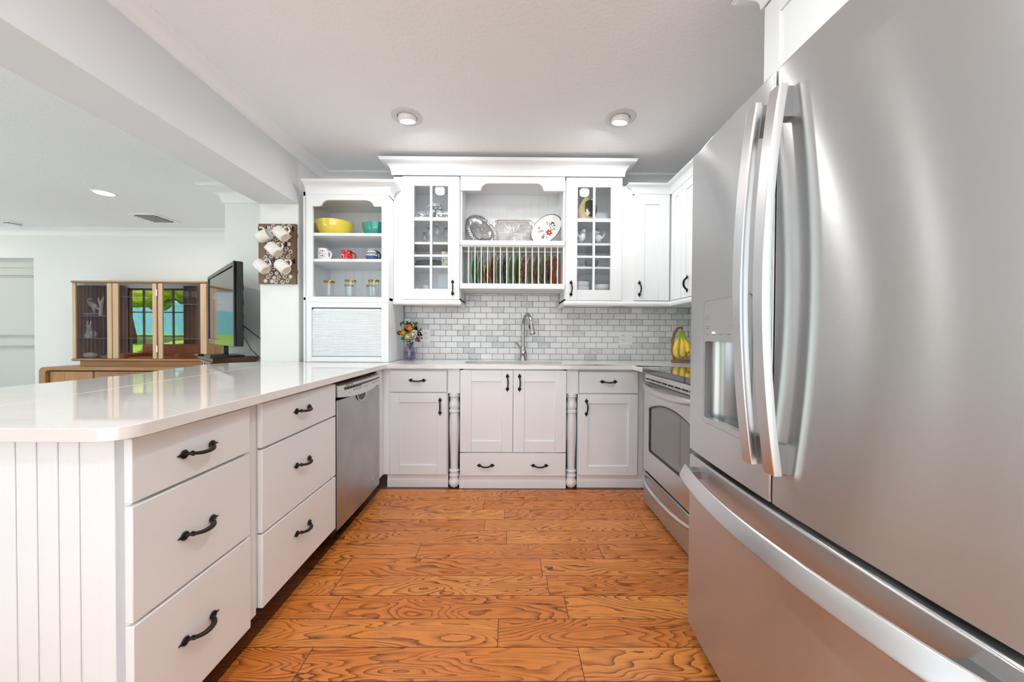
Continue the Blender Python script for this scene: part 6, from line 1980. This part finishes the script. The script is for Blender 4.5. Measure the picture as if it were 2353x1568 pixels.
# television on its corner stand
A = Vector((-2.48, 2.98))
t = thing('television_stand', 'dark wooden corner stand with metal brackets under the television', 'stand', (-2.6, 3.25, 0))
poly = [(-2.48, 2.98), (-3.10, 3.545), (-2.80, 3.47), (-2.262, 3.222)]
part('top', MB().prism(poly, 0.888, 0.930, 'XY'), WALNUT2, t, 0.004)
ins = [(-2.485, 3.005), (-3.03, 3.50), (-2.79, 3.45), (-2.285, 3.222)]
part('body', MB().prism(ins, 0.0, 0.888, 'XY'), WALNUT2, t)
u = Vector((-0.739, 0.674)); nn = Vector((-0.674, -0.739))
bm2 = MB()
for k in range(4):
    p = A + u * (0.05 + 0.11 * k) + nn * 0.004
    bm2.tube([(p.x, p.y, 0.70), (p.x, p.y, 0.886)], 0.007, 8)
for z in (0.880, 0.72):
    p, q = A + u * 0.03 + nn * 0.004, A + u * 0.60 + nn * 0.004
    bm2.tube([(p.x, p.y, z), (q.x, q.y, z)], 0.008, 8)
part('metal_bracket', bm2, STEELD, t)
t = thing('television', 'large flat television with glossy black screen angled in the corner', 'television', (-2.543, 3.145, 0.93))
Nn = Vector((-2.11, 2.75))
TW, TZ0, TZ1 = 1.172, 1.030, 1.692
def tvx(a, b_):      # a along the width from the near end, b_ out of the screen
    p = Nn + u * a + nn * b_
    return p
Mt = Matrix(((u.x, nn.x, 0, Nn.x), (u.y, nn.y, 0, Nn.y), (0, 0, 1, 0), (0, 0, 0, 1)))
tb_ = MB().xf(Mt)
tb_.box(0, TW, -0.050, -0.004, TZ0, TZ1)
part('back_case', tb_, BLACKP, t, 0.006)
bz2 = MB().xf(Mt)
bz2.box(0, TW, -0.004, 0.012, TZ1 - 0.030, TZ1).box(0, 0.030, -0.004, 0.012, TZ0, TZ1 - .03).box(TW - 0.030, TW, -0.004, 0.012, TZ0, TZ1 - .03)
part('bezel', bz2, BLACKP, t, 0.004)
part('speaker_bar', MB().xf(Mt).box(0.03, TW - 0.03, -0.004, 0.011, TZ0, TZ0 + 0.055), P('glossy_grey_bar', (0.10, 0.10, 0.105), 0.08, 0.6), t, 0.003)
part('screen', MB().xf(Mt).box(0.030, TW - 0.030, -0.004, 0.004, TZ0 + 0.055, TZ1 - 0.030), TVSCR, t)
part('neck', MB().xf(Mt).box(0.53, 0.64, -0.045, -0.010, 0.945, TZ0), BLACKP, t, 0.004)
part('foot', MB().xf(Mt).box(0.42, 0.75, -0.14, 0.09, 0.931, 0.946), BLACKP, t, 0.006)
ports = MB().xf(Mt)
for z in (1.50, 1.38, 1.27, 1.18):
    ports.box(0.10, 0.16, -0.072, -0.048, z - 0.022, z + 0.022)
part('rear_socket_block', ports, BLACKP, t, 0.003)
o = part('set_top_box', MB().xf(Mt).box(0.24, 0.42, 0.01, 0.12, 0.931, 0.962), BLACKP, None, 0.004)
tag(o, 'slim black set-top box on the stand before the television', 'set-top box')
o = part('remote_control', MB().xf(Mt).box(0.60, 0.78, 0.11, 0.155, 0.9345, 0.955), BLACKP, None, 0.006)
tag(o, 'black remote control lying at the living room edge of the television stand', 'remote control')
for k, pts in enumerate(([(0.13, -0.07, 1.20), (0.05, -0.16, 1.10), (-0.02, -0.26, 1.00), (-0.04, -0.34, 0.86), (-0.04, -0.36, 0.5)], [(0.13, -0.07, 1.12), (0.10, -0.12, 1.00), (0.06, -0.20, 0.90), (0.04, -0.22, 0.5)])):
    w3 = [tuple(Mt @ Vector(p)) for p in pts]
    o = part('cable', MB().tube(w3, 0.004, 6), BLACKP, None)
    tag(o, ('longer black cable hanging from the back of the television to the partition' if k == 0 else 'shorter black cable looping down right behind the television'), 'cable', 'television cables')
